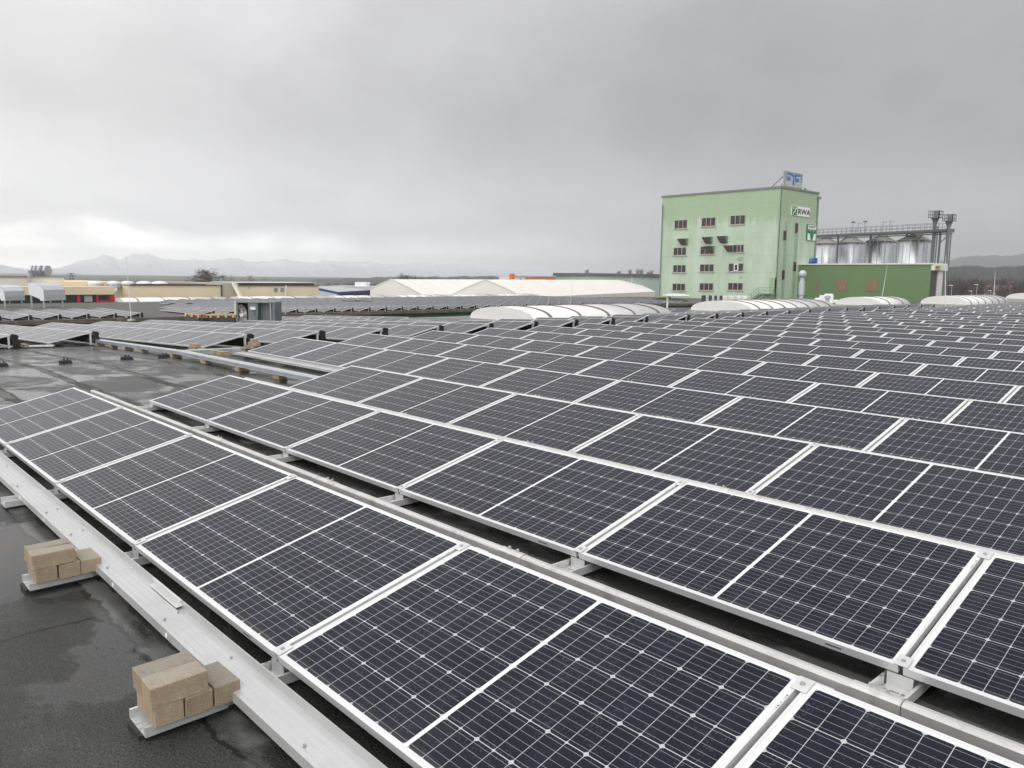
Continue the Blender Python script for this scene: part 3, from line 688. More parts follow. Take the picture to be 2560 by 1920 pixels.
for u in (689,705.5):
    a=on_x(u-4.6,720,xb); b_=on_x(u+4.6,730,xb); mb=MB(); lb(mb,(xb+.05,a.y,b_.z),(xb+.0,b_.y,a.z)); mb.build('vent_grille',mat('vent_grey',(.22,.22,.21),.6),tb)
a=on_x(622,719.5,xb); mb=MB(); mb.tube([a-o+Vector((-.1,0,0)),a-o+Vector((.06,0,0))],.10,10); mb.build('round_vent',MATS['vent_grey'],tb)
for u,v0,v1,nm in ((715,713,746,'downpipe'),(554,712,748,'downpipe'),(706.5,730,745,'conduit')):
    a=on_x(u,v0,xb+.1); b_=on_x(u,v1,xb+.1); mb=MB(); mb.tube([a-o,b_-o],.09 if nm=='downpipe' else .04,6); mb.build(nm,GREYW if u>600 else EAVE,tb)
# shallow dome lights on its roof
for i,(u,v,r_) in enumerate([(318,704,.75),(360,703.5,.85),(398,703.5,.9),(236,704.5,.8),(283,705,.7)]):
    p=on_x(u,v+4,xb-2.2); t=empty('dome_light',(p.x,p.y,.1),'low white dome light on the beige hall roof, %s from the left'%ORD[[3,4,5,1,2][i]],'skylight','dome lights on the beige hall')
    mb=MB(); mb.lathe((0,0,0),[(r_*1.1,.10),(r_*1.0,.22),(r_*.8,.33),(r_*.45,.41),(.05,.44)],18); mb.build('dome',WHITE,t,True)
    mb=MB(); mb.lathe((0,0,0),[(r_*1.12,-.3),(r_*1.12,.098)],18); mb.build('curb',GALV,t)
# left wing with the red framed windows
ts=empty('beige_wing',(xb+2,20,-9),'beige wing with a band of red framed windows behind grey ducts','building')
o=Vector((xb+2,20,-9)); xw=xb+2
def yz(u,v,x=xw): p=on_x(u,v,x); return p.y,p.z
mb=MB(); y0,zt=yz(150,706,xw-4); y1,_=yz(321,706,xw-4); lb(mb,(xw-4,y0-1,-9),(xw-24,y1,.42),o); mb.build('upper_wall',BEIGE,ts)
y0,zt=yz(60,717); y1,zb_=yz(289,736); 
mb=MB(); lb(mb,(xw,y0-12,zb_),(xw-3.99,y1,zt),o); mb.build('fascia',BEIGE,ts)
yr,zw=yz(285,756); mb=MB(); lb(mb,(xw-.2,y0-12,-9),(xw-3.98,yr,zw),o); lb(mb,(xw-.2,yr+.003,-9),(xw-3.98,y1-.004,zb_-.003),o); mb.build('base_wall',BEIGE,ts)
mb=MB(); lb(mb,(xw-.25,y0-12,zw+.003),(xw-.35,yr,zb_-.003),o); mb.build('glazing',GLS,ts)
mb=MB()
for u0,u1 in ((193,201),(242,247),(277,287)):
    a,_=yz(u0,740); b_,_=yz(u1,740); lb(mb,(xw-.247,a,zw+.004),(xw-.12,b_,zb_-.004),o)
a,_=yz(247.3,740); b_,_=yz(276.7,740); lb(mb,(xw-.246,a,zb_-.12),(xw-.13,b_,zb_-.006),o); a0,_=yz(215,740); lb(mb,(xw-.246,a,zw+.006),(xw-.13,b_,zw+.22),o)
lb(mb,(xw-.20,a0,zw-.30),(xw-.10,yr,zw+.0),o); mb.build('red_frame',REDM,ts)
mb=MB(); a,_=yz(212,740); b_,_=yz(232,740); lb(mb,(xw-.244,a,zw+.1),(xw-.21,b_,zb_-.1),o); mb.build('blind',mat('grey_blind',(.33,.35,.33),.8),ts)
mb=MB(); p=on_x(291,722,xw+.2)-o; mb.tube([p+Vector((0,0,.25)),p,p+Vector((.15,-.1,-.25)),p+Vector((0,-.2,-.35))],.14,8); mb.build('vent_pipe',GALV,ts)
# white taller block behind
tw=empty('white_block',(xb-6,10,-9),'greyish white taller block with hexagonal roof vents, at the far left','building'); o=Vector((xb-6,10,-9))
y1,zt=yz(160,691,xb-6); mb=MB(); lb(mb,(xb-6,-40,-9),(xb-30,y1,zt-.09),o); mb.build('wall',GREYW,tw)
mb=MB(); lb(mb,(xb-5.85,-40,zt-.087),(xb-30,y1+.15,zt+.04),o); mb.build('parapet',MATS['vent_grey'],tw)
a,_=yz(72,700,xb-6); mb=MB(); lb(mb,(xb-5.99,a-.12,-3),(xb-5.8,a+.12,zt+.3),o); mb.build('downpipe',GALV,tw)
for i,u in enumerate((84,92,104,118)):
    p=on_x(u,690,xb-9); r_=.62; t=empty('hexagonal_vent',(p.x,p.y,p.z),'grey hexagonal sheet metal roof vent, %s from the left'%ORD[i+1],'roof vent','hexagonal vents on the white block',rot=(0,0,.72))
    mb=MB(); N=6; pts=[(.74*math.cos(math.pi*k/3)*1.0,.62*math.sin(math.pi*k/3)*1.05+.62) for k in range(6)]
    mb.raw([(0.16,a,b_) for a,b_ in pts]+[(-.16,a,b_) for a,b_ in pts],[(0,1,2,3,4,5),(11,10,9,8,7,6)]+[(k,k+6,(k+1)%6+6,(k+1)%6) for k in range(6)]); mb.build('hood',GALV,t)
    mb=MB(); mb.box((-.12,-.2,-.6),(.12,.2,.08)); mb.build('neck',GALV,t)
# big curved duct hoods
ZINC=mat('bright_zinc',(.62,.64,.66),.36,.5,.04,.6)
def duct(u0,u1,us,vt,vb,d,label):
    pL=at(us,vb,d); pR=at(u1,vb,d-.8); base=Vector((pL.x,pL.y,ZC)); t=empty('duct_hood',base,label,'duct','curved duct hoods on the lower hall')
    W_=(u1-us)/FOC*d/.65; xd=Vector((-.6,.8,0)); yd=Vector((-.8,-.6,0))
    zt=at(us,vt,d).z-ZC; zb=max(pL.z-ZC,.3); D_=(us-u0)/FOC*d/.76/1.1
    def pt(a,b,c): return xd*a+yd*b+Vector((0,0,c))
    prof=[(0,zb),(0,zb+(zt-zb)*.30),(.04,zb+(zt-zb)*.62),(.22*D_,zb+(zt-zb)*.86),(.45*D_,zt),(D_*1.1,zt),(D_*1.1,zb+(zt-zb)*.35),(.35*D_,zb+(zt-zb)*.1),(.30*D_,zb)]
    n=len(prof); mb=MB(); mb.raw([pt(0,a,b) for a,b in prof]+[pt(W_,a,b) for a,b in prof],[list(range(n)),list(range(n,2*n))[::-1]]+[(k,k+n,(k+1)%n+n,(k+1)%n) for k in range(n)])
    o_=mb.build('hood',ZINC,t)
    mb=MB()
    for a in (-.03,W_+.03):
        for k in range(4): mb.bar(pt(a,*prof[k]),pt(a,*prof[k+1]),.06,.06)
    mb.build('flange',GALV,t)
    mb=MB(); mb.bar(pt(.1,.2,0),pt(.1,.2,zb+.05),.12,.12); mb.bar(pt(W_-.1,.2,0),pt(W_-.1,.2,zb+.05),.12,.12); mb.bar(pt(.1,D_,0),pt(.1,D_,zt*.6),.12,.12); mb.bar(pt(W_-.1,D_,0),pt(W_-.1,D_,zt*.6),.12,.12); mb.build('legs',GALV,t)
duct(78,157,112,708,752,70,'big curved zinc duct hood before the red windows, the right one')
duct(-20,53,14,713,752,70,'big curved zinc duct hood at the left border, partly cut off')
t=empty('steel_platform',at(110,760,80),'grey steel platform beam under the duct hoods','platform'); t.location.z=ZC
o=t.location.copy(); mb=MB(); a=at(32,757,80); b_=at(225,757,86); mb.bar(Vector((a.x,a.y,a.z))-o,Vector((b_.x,b_.y,b_.z))-o,.3,.35); mb.build('beam',GALV,t)
mb=MB()
for k in (0,.45,1): p=a.lerp(b_,k)-o; mb.box((p.x-.15,p.y-.15,0),(p.x+.15,p.y+.15,p.z-.17))
mb.build('legs',GALV,t)
# ------------------------------------------------------------------ grey and blue hall, white plant, tents
BLUE=mat('blue_trim',(.015,.05,.20),.5); PALE=mat('pale_blue_grey',(.46,.50,.52),.6); LROOF=mat('light_sheet_roof',(.43,.44,.455),.6,.1)
p0=at(797,720,140); p1=at(845,727,138); p2=at(925,722,150)
t=empty('grey_blue_hall',(p1.x,p1.y,-9),'low grey hall with blue roof trim and a dark open bay','hall'); o=t.location.copy()
n01=(p1-p0); n12=(p2-p1); h0,h1,h2=(at(797,715,140).z,at(845,730,138).z,at(925,725,150).z)
def P3(p,z): return Vector((p.x,p.y,z))-o
mb=MB(); q0=p0+(p0-p1)*.6; mb.poly([P3(q0,-9),P3(p1,-9),P3(p1,h1-.3),P3(q0,h0-.2)]); mb.build('gable_wall',PALE,t)
mb=MB(); mb.poly([P3(p1,-9),P3(p2,-9),P3(p2,h2-.3),P3(p1,h1-.3)]); mb.build('open_bay',mat('dark_bay',(.035,.04,.045),.8),t)
mb=MB(); bk=(p2-p1)+(p0-p1); r0,r1,r2=q0,p1,p2; r3=q0+(p2-p1)
mb.raw([P3(r0,h0),P3(r1,h1),P3(r2,h2),P3(r3,h2+.5),P3(r0,h0-.18),P3(r1,h1-.18),P3(r2,h2-.18),P3(r3,h2+.3)],[(0,1,2,3),(7,6,5,4),(2,6,7,3),(3,7,4,0)]); mb.build('roof',LROOF,t)
mb=MB(); mb.bar(P3(r0,h0-.24),P3(r1,h1-.24),.12,.28); mb.bar(P3(r1,h1-.24),P3(r2,h2-.24),.12,.38); mb.bar(P3(r1,-9),P3(r1,h1-.5),.3,.3); mb.build('blue_trim',BLUE,t)
p=at(807,746,136); t=empty('white_plant',at(906,712,190),'white plant room with a small crane shape on a far roof','plant room'); t.location.z=-9; o=t.location.copy()
a=at(887,705,190); b_=at(910,716,190); c=at(917,716,190)
mb=MB(); M_=Matrix.Rotation(math.atan2(rgt.y,rgt.x),4,'Z'); wv=(b_-a).length
mb.box((-1.6,-1,0),(1.2,3,a.z+9),M_); mb.build('box',mat('white_paint',(.78,.78,.78),.5),t); mb=MB(); mb.box((1.2,-.5,0),(1.7,2,c.z+9.1),M_); mb.bar(M_@Vector((1.3,0,c.z+9)),M_@Vector((1.75,0,a.z+9)),.25,.3); mb.build('crane',MATS['white_paint'],t)
mb=MB(); a=at(860,718,180); b_=at(960,716,200); mb.box((-9,-2,0),(8,14,at(900,716.5,186).z+9),M_); mb.build('flat_roof_base',LROOF,t)
TENT=mat('tent_fabric',(.77,.73,.67),.65,0,.03,.25,dirt=.10,dirtcol=(.55,.52,.46)); TSEAM=mat('tent_seam',(.66,.62,.56),.7)
def tent(u,v,d,uL,vL,uR,vR,length,yaw,label):
    pk=at(u,v,d); r_=Vector((math.cos(yaw),math.sin(yaw),0)); g_=Vector((math.sin(yaw),-math.cos(yaw),0))
    # half width across from the eaves seen left and right
    def hw(uu,vv):
        dd=ray(uu,vv); # solve CAM+dd*t = pk + g*s (horizontal)
        A=dd.x;B=-g_.x;C=pk.x-CAM.x; D_=dd.y;E_=-g_.y;F_=pk.y-CAM.y; det=A*E_-B*D_
        tt=(C*E_-B*F_)/det; s_=(A*F_-C*D_)/det; return s_,CAM.z+dd.z*tt
    sl_,zl=hw(uL,vL); sr_,zr=hw(uR,vR); ze=(zl+zr)/2; zt=pk.z; hwid=(abs(sl_)+abs(sr_))/2
    t=empty('tent_hall',(pk.x,pk.y,-9),label,'tent hall','white tent halls',rot=(0,0,yaw)); h=zt+9; e=ze+9
    prof=[(hwid,0),(hwid,e),(hwid*.5,e+(h-e)*.54),(0,h),(-hwid*.5,e+(h-e)*.54),(-hwid,e),(-hwid,0)]
    mb=MB(); n=len(prof); nb=int(length/5)
    for i in range(n-1):
        for k in range(nb): mb.poly([(k*length/nb,*prof[i]),((k+1)*length/nb,*prof[i]),((k+1)*length/nb,*prof[i+1]),(k*length/nb,*prof[i+1])])
    mb.build('roof_cover',TENT,t)
    mb=MB(); mb.poly([(-.02,a,b_) for a,b_ in prof]); mb.poly([(length,a,b_) for a,b_ in prof],True); mb.build('gable',TENT,t)
    for k in range(nb+1):
        mb=MB()
        for i in range(1,n-2): 
            a=Vector((k*length/nb,*prof[i])); b_=Vector((k*length/nb,*prof[i+1])); mb.bar(a,b_,.10 if k else .22,.07 if k else .2)
        mb.build('seam',TSEAM,t)
    mb=MB(); mb.bar((-.03,-hwid,e+.2),(-.03,hwid,e+.2),.03,.06); mb.build('gable_seam',TSEAM,t)
    return t
tent(978,698,155,897,739.7,1067.5,741.7,78,R(112),'white tent hall on the left, its pale gable facing us')
tent(1214.8,699.2,158,1120,741.7,1309.6,742.6,98,R(112),'white tent hall on the right, its long ridge running behind the green building')
# orange and white building, pale green low building
ORG=mat('orange_cladding',(.72,.17,.02),.55); 
pa=at(1279,684,270); pb=at(1424,692,284); ang=math.atan2(pb.y-pa.y,pb.x-pa.x); Lg=(Vector((pb.x,pb.y,0))-Vector((pa.x,pa.y,0))).length
t=empty('orange_building',(pa.x,pa.y,-9),'far white and orange flat roofed building beyond the tent halls','building',rot=(0,0,ang)); zt=at(1360,690,278).z+9
mb=MB(); mb.box((0,0,0),(1.3,1.4,at(1282,684,270).z+9)); mb.box((5.6,-.02,0),(Lg,10,zt-.4)); mb.build('orange_wall',ORG,t)
mb=MB(); mb.box((1.303,.03,0),(5.597,10,zt-.3)); mb.build('white_wall',GREYW,t)
mb=MB(); mb.box((1.61,-.2,zt-.296),(Lg+.3,10.2,zt-.05)); mb.build('roof',LROOF,t); mb=MB(); mb.box((3.4,.0,zt-1.8),(4.2,.028,zt-1.0)); mb.build('window',GLS,t)
pa=at(1467,688,230); pb=at(1660,688,250); ang=math.atan2(pb.y-pa.y,pb.x-pa.x); Lg=(Vector((pb.x,pb.y,0))-Vector((pa.x,pa.y,0))).length
t=empty('pale_green_hall',(pa.x,pa.y,-9),'low pale green hall with a dark flat roof left of the green tower building','hall',rot=(0,0,ang)); zt=at(1560,684,240).z+9
PG=mat('pale_green_wall',(.38,.47,.41),.7)
mb=MB(); mb.box((0,0,0),(Lg,14,zt-.9)); mb.build('wall',PG,t); mb=MB(); mb.box((-.6,-.6,zt-.896),(Lg,14.6,zt)); mb.build('roof_edge',mat('dark_grey_edge',(.10,.105,.11),.7),t)
rr=random.Random(5)
for k in range(7): 
    mb=MB(); xx=1+rr.uniform(0,Lg-3); hh=rr.uniform(.6,1.5); mb.lathe((xx,2,zt),[(.5,0.003),(.5,hh*.6),(.75,hh*.6),(.5,hh)],8); mb.build('roof_vent',MATS['vent_grey'],t)
mb=MB(); mb.box((Lg*.56,-.05,0),(Lg*.56+.3,-.003,zt-.9)); mb.build('downpipe',MATS['white_paint'],t)
# ------------------------------------------------------------------ green tower building (mill)
def mill_paint():
    m=bpy.data.materials.new('mint_sheet_cladding'); m.use_nodes=True; t=NT(m.node_tree); b=m.node_tree.nodes['Principled BSDF']; M=t.m
    o=t.node('ShaderNodeTexCoord').outputs['Object']; x,y,z=t.xyz(o)
    n=t.noise(t.scl(o,(1,1,.35)),.35,6,.6); c=t.mix(t.ss(n,.35,.68),(.41,.515,.375),(.50,.60,.475))
    # the damp dirty sheet at the top of the long wall, streaked downwards
    up=M('ADD',z,M('MULTIPLY',M('SUBTRACT',t.noise(t.scl(o,(1.2,1.2,.10)),1.1,5,.6),.5),7.))
    c=t.mix(M('MULTIPLY',t.ss(up,19.8,21.2),.8),c,(.33,.44,.27))
    c=t.mix(M('MULTIPLY',t.ss(t.noise(t.scl(o,(3,3,.16)),1.6,4,.6),.56,.72),.35),c,(.44,.55,.43))
    s=M('FRACT',M('MULTIPLY',M('ADD',x,y),2.2)); rib=t.ss(M('ABSOLUTE',M('SUBTRACT',s,.5)),.30,.42)
    hz=M('FRACT',M('DIVIDE',z,2.9)); seam=M('LESS_THAN',hz,.014)
    c=t.mix(M('MULTIPLY',M('LESS_THAN',s,.10),.22),c,(.17,.26,.18)); c=t.mix(M('MULTIPLY',seam,.4),c,(.19,.28,.2))
    t.put(b.inputs['Base Color'],c); b.inputs['Roughness'].default_value=.55
    t.put(b.inputs['Normal'],t.bump(rib,.5,.05)); return m
MILL=mill_paint(); MTRIM=mat('mill_trim',(.19,.22,.19),.6); MWIN=mat('mill_glass',(.030,.028,.026),.25); MFRM=mat('mill_window_frame',(.40,.36,.31),.6); MDK=mat('mill_green_panel',(.285,.40,.265),.6)
C0=at(1954,465,129); xc,yc,zc=C0
xl=on_y(1656,495,yc).x; yr_=on_x(2047,479.5,xc).y
t=mill=empty('green_mill_building',(xc,yc,-9),'tall mint green sheet clad building with rows of windows and two signs','building'); o=Vector((xc,yc,-9))
mb=MB(); mb.box((xl-xc,0,0),(0,yr_-yc,zc+9-.32)); mb.build('wall',MILL,t)
mb=MB(); mb.box((xl-xc-.15,-.15,zc+9-.317),(.15,yr_-yc+.15,zc+9)); mb.build('roof_edge',MTRIM,t)
mb=MB(); mb.box((-.22,-.06,0),(.06,-.003,zc+8.67)); mb.box((.003,-.06,0),(.06,.22,zc+8.67)); mb.build('corner_flashing',MATS['mill_green_panel'],t)
def zm(x,y): return 1640+x*.37804,400+y*.37804
WF=(-.004)
def left_rect(x0,y0,x1,y1):
    a=on_y(*zm(x0,y0),yc); b_=on_y(*zm(x1,y1),yc); return a.x-xc,b_.x-xc,b_.z+9,a.z+9
def right_rect(x0,y0,x1,y1):
    a=on_x(*zm(x0,y0),xc); b_=on_x(*zm(x1,y1),xc); return a.y-yc,b_.y-yc,b_.z+9,a.z+9
def win_left(r,n,lit=None):
    x0,x1,z0,z1=r; f=MB(); fw=.10
    f.box((x0,-.08,z0),(x1,-.003,z0+fw)); f.box((x0,-.08,z1-fw),(x1,-.003,z1)); f.box((x0-.15,-.16,z0-.12),(x1+.15,-.003,z0-.003))
    for k in range(n+1): xx=x0+(x1-x0-fw)*k/n; f.box((xx,-.075,z0+fw+.002),(xx+fw,-.003,z1-fw-.002))
    fo=f.build('window',MFRM,t)
    g_=MB(); g_.box((x0+.05,-.03,z0+.05),(x1-.05,-.004,z1-.05)); g_.build('pane',MWIN,fo)
    if lit is not None:
        k0=x0+(x1-x0)*lit; q=MB(); q.box((k0,-.14,z0+.1),(k0+.75,-.09,z1-.1)); q.build('open_sash',MATS['white_paint'],fo); q=MB(); q.box((k0+.13,-.15,z0+.25),(k0+.62,-.143,z1-.25)); q.build('sash_glass',mat('dark_sash',(.05,.02,.015),.3),fo)
for r in ((123,398,207,453),(303,382,394,438),(493,367,590,425),(117,579,200,631),(295,571,387,624),(514,560,582,612),(114,693,198,745),(292,688,383,740),(110,815,194,866),(289,812,379,864),(477,810,574,863)):
    win_left(left_rect(*r),3)
win_left(left_rect(481,682,578,738),3,.40)
HOODM=mat('hood_shade',(.07,.05,.04),.7); HOODG=mat('hood_green',(.16,.25,.18),.6)  # first colour paints the shade in the hood openings and undersides
for i,(x0,y0,x1,y1) in enumerate(((155,519,211,562),(317,508,373,553),(415,502,474,549),(330,568,387,611),(460,564,516,606))):
    a0,a1,z0,z1=left_rect(x0,y0,x1,y1); wd=a1-a0; D_=.75
    hd=empty('vent_hood',(0,0,0)); hd.parent=t
    f=MB(); A=[(a0,-.003,z1),(a1,-.003,z1),(a0,-D_,z1-.1),(a1,-D_,z1-.1),(a0+wd*.3,-.003,z0),(a1,-.003,z0),(a0+wd*.3,-.45,z0+.1),(a1,-.45,z0+.1)]
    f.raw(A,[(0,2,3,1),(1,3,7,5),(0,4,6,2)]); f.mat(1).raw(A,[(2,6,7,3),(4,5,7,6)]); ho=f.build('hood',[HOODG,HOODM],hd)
    bpy.data.objects.remove(hd); ho.parent=t; ho.name='vent_hood'
for r in ((540,641,573,664),(556,766,571,780)):
    a0,a1,z0,z1=left_rect(*r); f=MB(); f.box((a0,-.07,z0),(a1,-.003,z1)); f.build('vent_panel',MDK,t)
for x0,y0,x1,y1 in ((835,405,862,917),(905,415,934,912)):
    a0,a1,z0,z1=right_rect(x0+6,y0,x1,y1); a0,a1,_,_=right_rect(x0+5,650,x1-3,650.1); f=MB(); f.box((.003,a0,0),(.03,a1,z1)); f.build('recessed_strip',MDK,t)
for x0,y0,x1,y1 in ((840,466,859,534),(831,727,848,793),(918,416,935,485),(906,672,924,738)):
    a0,a1,z0,z1=right_rect(x0,y0,x1,y1); f=MB(); f.box((.033,a0,z0-.1),(.07,a1,z1+.1)); fo=f.build('window',MFRM,t); f=MB(); f.box((.072,a0+.1,z0+.05),(.08,a1-.1,z1-.05)); f.build('pane',MWIN,fo)
for x0,y0,y1,left in ((44,300,905,True),(1074,262,905,False)):
    f=MB()
    if left: a0,_,z0,z1=left_rect(x0,y0,x0+5,y1); f.tube([(a0+.15,-.18,0),(a0+.15,-.18,z1)],.11,6)
    else: a0=yr_-yc-.3; z1=right_rect(1070,y0,1074,y1)[3]; f.tube([(.18,a0,0),(.18,a0,z1),(.35,a0,z1+.3)],.13,6); f.box((.02,a0-.3,z1+.1),(.4,a0+.5,z1+.5))
    f.build('drainpipe',MTRIM,t)
# door and steel stair
a0,a1,z0,z1=left_rect(753,778,792,882); f=MB(); f.box((a0,-.06,z0),(a1,-.003,z1)); f.build('door',MDK,t)
ST_=mat('stair_steel',(.16,.20,.15),.6); sb=left_rect(655,830,800,920)
tq=empty('steel_stair',(xc,yc,-9),'green steel outside stair up to a door on the tall green building','stair'); f=MB(); zl=z0-.05
f.box((a0-1.0,-1.6,zl-.12),(a1+.5,-.065,zl)); f.build('landing',ST_,tq); f=MB(); n=13; xa=a0-1.0; 
for k in range(n): f.box((xa-.32*(k+1),-1.5,zl-.12-.24*(k+1)),(xa-.32*k,-.5,zl-.06-.24*(k+1)))
f.build('treads',ST_,tq); f=MB(); e_=Vector((xa-.32*n,0,zl-.24*n))
for yy in (-1.55,-.45): f.bar((xa,yy,zl-.1),(e_.x,yy,e_.z),.06,.28)
f.build('stringer',ST_,tq); f=MB()
for hh in (.5,1.0): f.bar((a1+.45,-1.57,zl+hh),(xa,-1.57,zl+hh),.05,.05); f.bar((xa,-1.57,zl+hh),(e_.x,-1.57,e_.z+hh),.05,.05); f.bar((a1+.45,-1.57,zl+hh),(a1+.45,-.1,zl+hh),.05,.05)
for k in range(4): xx=xa-.32*n*k/3; f.bar((xx,-1.57,zl-.24*n*k/3),(xx,-1.57,zl-.24*n*k/3+1),.05,.05)
f.bar((a1+.45,-1.57,zl),(a1+.45,-1.57,zl+1),.05,.05); f.bar((a1+.4,-1.5,0),(a1+.4,-1.5,zl),.12,.12); f.build('railing',ST_,tq)
# --- signs
def text_mesh(name,s,size,m,parent,loc,rotm,bold=0.,sx=1.,depth=.02):
    cu=bpy.data.curves.new(name,'FONT'); cu.body=s; cu.size=size; cu.extrude=depth; cu.offset=bold; cu.align_x='LEFT'
    ob=bpy.data.objects.new(name,cu); col.objects.link(ob); bpy.context.view_layer.update()
    me=bpy.data.meshes.new_from_object(ob.evaluated_get(bpy.context.evaluated_depsgraph_get())); bpy.data.objects.remove(ob)
    me.transform(Matrix.Diagonal((sx,1,1,1))); me.materials.clear(); me.materials.append(m)
    o_=inst(me,name,parent); o_.matrix_local=Matrix.Translation(loc)@rotm; return o_
RX=Matrix(((0,0,1,0),(1,0,0,0),(0,1,0,0),(0,0,0,1)))     # text plane on a wall looking along +x: reads along +y
SGREEN=mat('sign_green',(.012,.20,.055),.5); SWHITE=mat('sign_white',(.80,.80,.78),.5,0,.03); SBLACK=mat('sign_black',(.012,.012,.014),.5)
a0,a1,z0,z1=right_rect(894,303,1011,372); z0=(right_rect(893,372,1011,386)[2]+right_rect(893,372,1011,372)[2])/2; z1=(right_rect(894,303,894,304)[3]+right_rect(1011,317,1012,318)[3])/2
W_=a1-a0; H_=z1-z0
ts_=empty('wall_sign',(xc,yc+a0,z0-9),'white and green wall sign reading RWA on the green building','sign')
f=MB(); f.box((.01,0,0),(.16,W_,H_)); f.build('panel',SWHITE,ts_)
f=MB(); f.box((.163,W_*.02,H_*.05),(.175,W_*.29,H_*.95)); f.build('emblem_field',SGREEN,ts_)
f=MB()
for s1 in (1,-1):
    c0=Vector((.185,W_*.155,H_*.5)); d_=Vector((0,W_*.085*s1,H_*.33)); f.bar(c0-d_,c0+d_*.75,.20,.02)
    f.lathe((0,0,0),[(0.001,0)],3) if False else None
    e_=c0+d_*.82; f.tube([(.176,e_.y,e_.z),(.195,e_.y,e_.z)],.17,10)
f.build('crossed_emblem',SWHITE,ts_)
text_mesh('lettering','RWA',H_*.80,SBLACK,ts_,Vector((.165,W_*.33,H_*.20)),RX,.03,W_*.62/(H_*.80*2.12))
a0,a1,z0,z1=right_rect(996,424,1054,537); W_=a1-a0; H_=z1-z0
ts_=empty('company_sign',(xc,yc+a0,z0-9),'upright green and white wall sign with a sprouting leaf emblem','sign')
f=MB(); f.box((.01,0,0),(.14,W_,H_)); f.build('panel',SGREEN,ts_)
f=MB(); f.box((.143,W_*.09,H_*.03),(.155,W_*.91,H_*.45)); f.box((.143,W_*.09,H_*.70),(.155,W_*.91,H_*.96)); f.build('white_field',SWHITE,ts_)
f=MB(); f.box((.156,W_*.44,H_*.05),(.17,W_*.56,H_*.55)); f.poly([(.171,W_*.44,H_*.5),(.171,W_*.30,H_*.62),(.171,W_*.10,H_*.66),(.171,W_*.10,H_*.50),(.171,W_*.28,H_*.44),(.171,W_*.40,H_*.05),(.171,W_*.44,H_*.05)],True); f.poly([(.171,W_*.56,H_*.5),(.171,W_*.70,H_*.62),(.171,W_*.90,H_*.66),(.171,W_*.90,H_*.50),(.171,W_*.72,H_*.44),(.171,W_*.60,H_*.05),(.171,W_*.56,H_*.05)]); f.build('sprout_emblem',SGREEN,ts_)
f=MB()
for k,sg in ((.62,1),(.56,1)): f.box((.157,W_*.12,H_*k),(.165,W_*.40,H_*(k+.025))); f.box((.157,W_*.60,H_*k),(.165,W_*.88,H_*(k+.025)))
f.build('white_lines',SWHITE,ts_)
f=MB(); rr=random.Random(2)
for ln,zz_ in ((0,.86),(1,.78)):
    yy=.13+.08*ln
    while yy<.86-.08*ln: wv=rr.uniform(.05,.09); f.box((.156,W_*yy,H_*zz_),(.163,W_*(yy+wv*.75),H_*(zz_+.055))); yy+=wv
f.build('lettering',SBLACK,ts_)
# roof sign
pa=on_x(*zm(845,180),xc-.6); a0=pa.y; a1=on_x(*zm(966,186),xc-.6).y; zt=(on_x(*zm(846,70),xc-.6).z+on_x(*zm(966,92),xc-.6).z)/2; z0=zc+.1; W_=a1-a0; H_=zt-z0
ts_=empty('roof_sign',(xc-.6,a0,zc),'grey framed sign board with blue emblem on the green building roof','sign')
SGREY=mat('sign_grey',(.33,.31,.29),.6); SBLUE=mat('sign_blue',(.03,.17,.42),.5); SPALE=mat('sign_pale',(.46,.47,.47),.6)
f=MB(); f.box((-.25,0,.1),(0,W_,H_+.1)); f.build('board',SGREY,ts_)
f=MB(); f.box((.003,W_*.07,.1+H_*.08),(.02,W_*.97,.1+H_*.90)); f.build('face',SPALE,ts_)
f=MB()
Zq=lambda k: .1+H_*k
f.box((.022,W_*.45,Zq(.20)),(.04,W_*.55,Zq(.62)))
f.poly([(.041,W_*.47,Zq(.58)),(.041,W_*.42,Zq(.74)),(.041,W_*.10,Zq(.82)),(.041,W_*.10,Zq(.90)),(.041,W_*.44,Zq(.90)),(.041,W_*.50,Zq(.80))],True)
f.poly([(.041,W_*.53,Zq(.58)),(.041,W_*.58,Zq(.74)),(.041,W_*.94,Zq(.82)),(.041,W_*.94,Zq(.90)),(.041,W_*.56,Zq(.90)),(.041,W_*.50,Zq(.80))])
f.box((.022,W_*.10,Zq(.42)),(.04,W_*.15,Zq(.82))); f.box((.022,W_*.90,Zq(.42)),(.04,W_*.94,Zq(.82))); f.build('sprout_emblem',SBLUE,ts_)
text_mesh('lettering','die',H_*.42,SBLUE,ts_,Vector((.045,W_*.17,Zq(.44))),RX,.035,.75)
text_mesh('lettering','Saat',H_*.42,SBLUE,ts_,Vector((.045,W_*.58,Zq(.44))),RX,.035,.72)
f=MB()
for yy in (.3,W_-.3): f.bar((-2.6,yy,.0),(-.26,yy,H_*.75),.10,.10); f.bar((-1.2,yy,0),(-.26,yy,.6),.08,.08)
f.build('strut',DARK,ts_)
f=MB(); f.bar((-.1,W_,.12),(-.1,W_+1.3,.12),.06,.06); f.box((-.2,W_+1.2,.12),(.0,W_+1.5,.42)); f.build('floodlight',DARK,ts_)
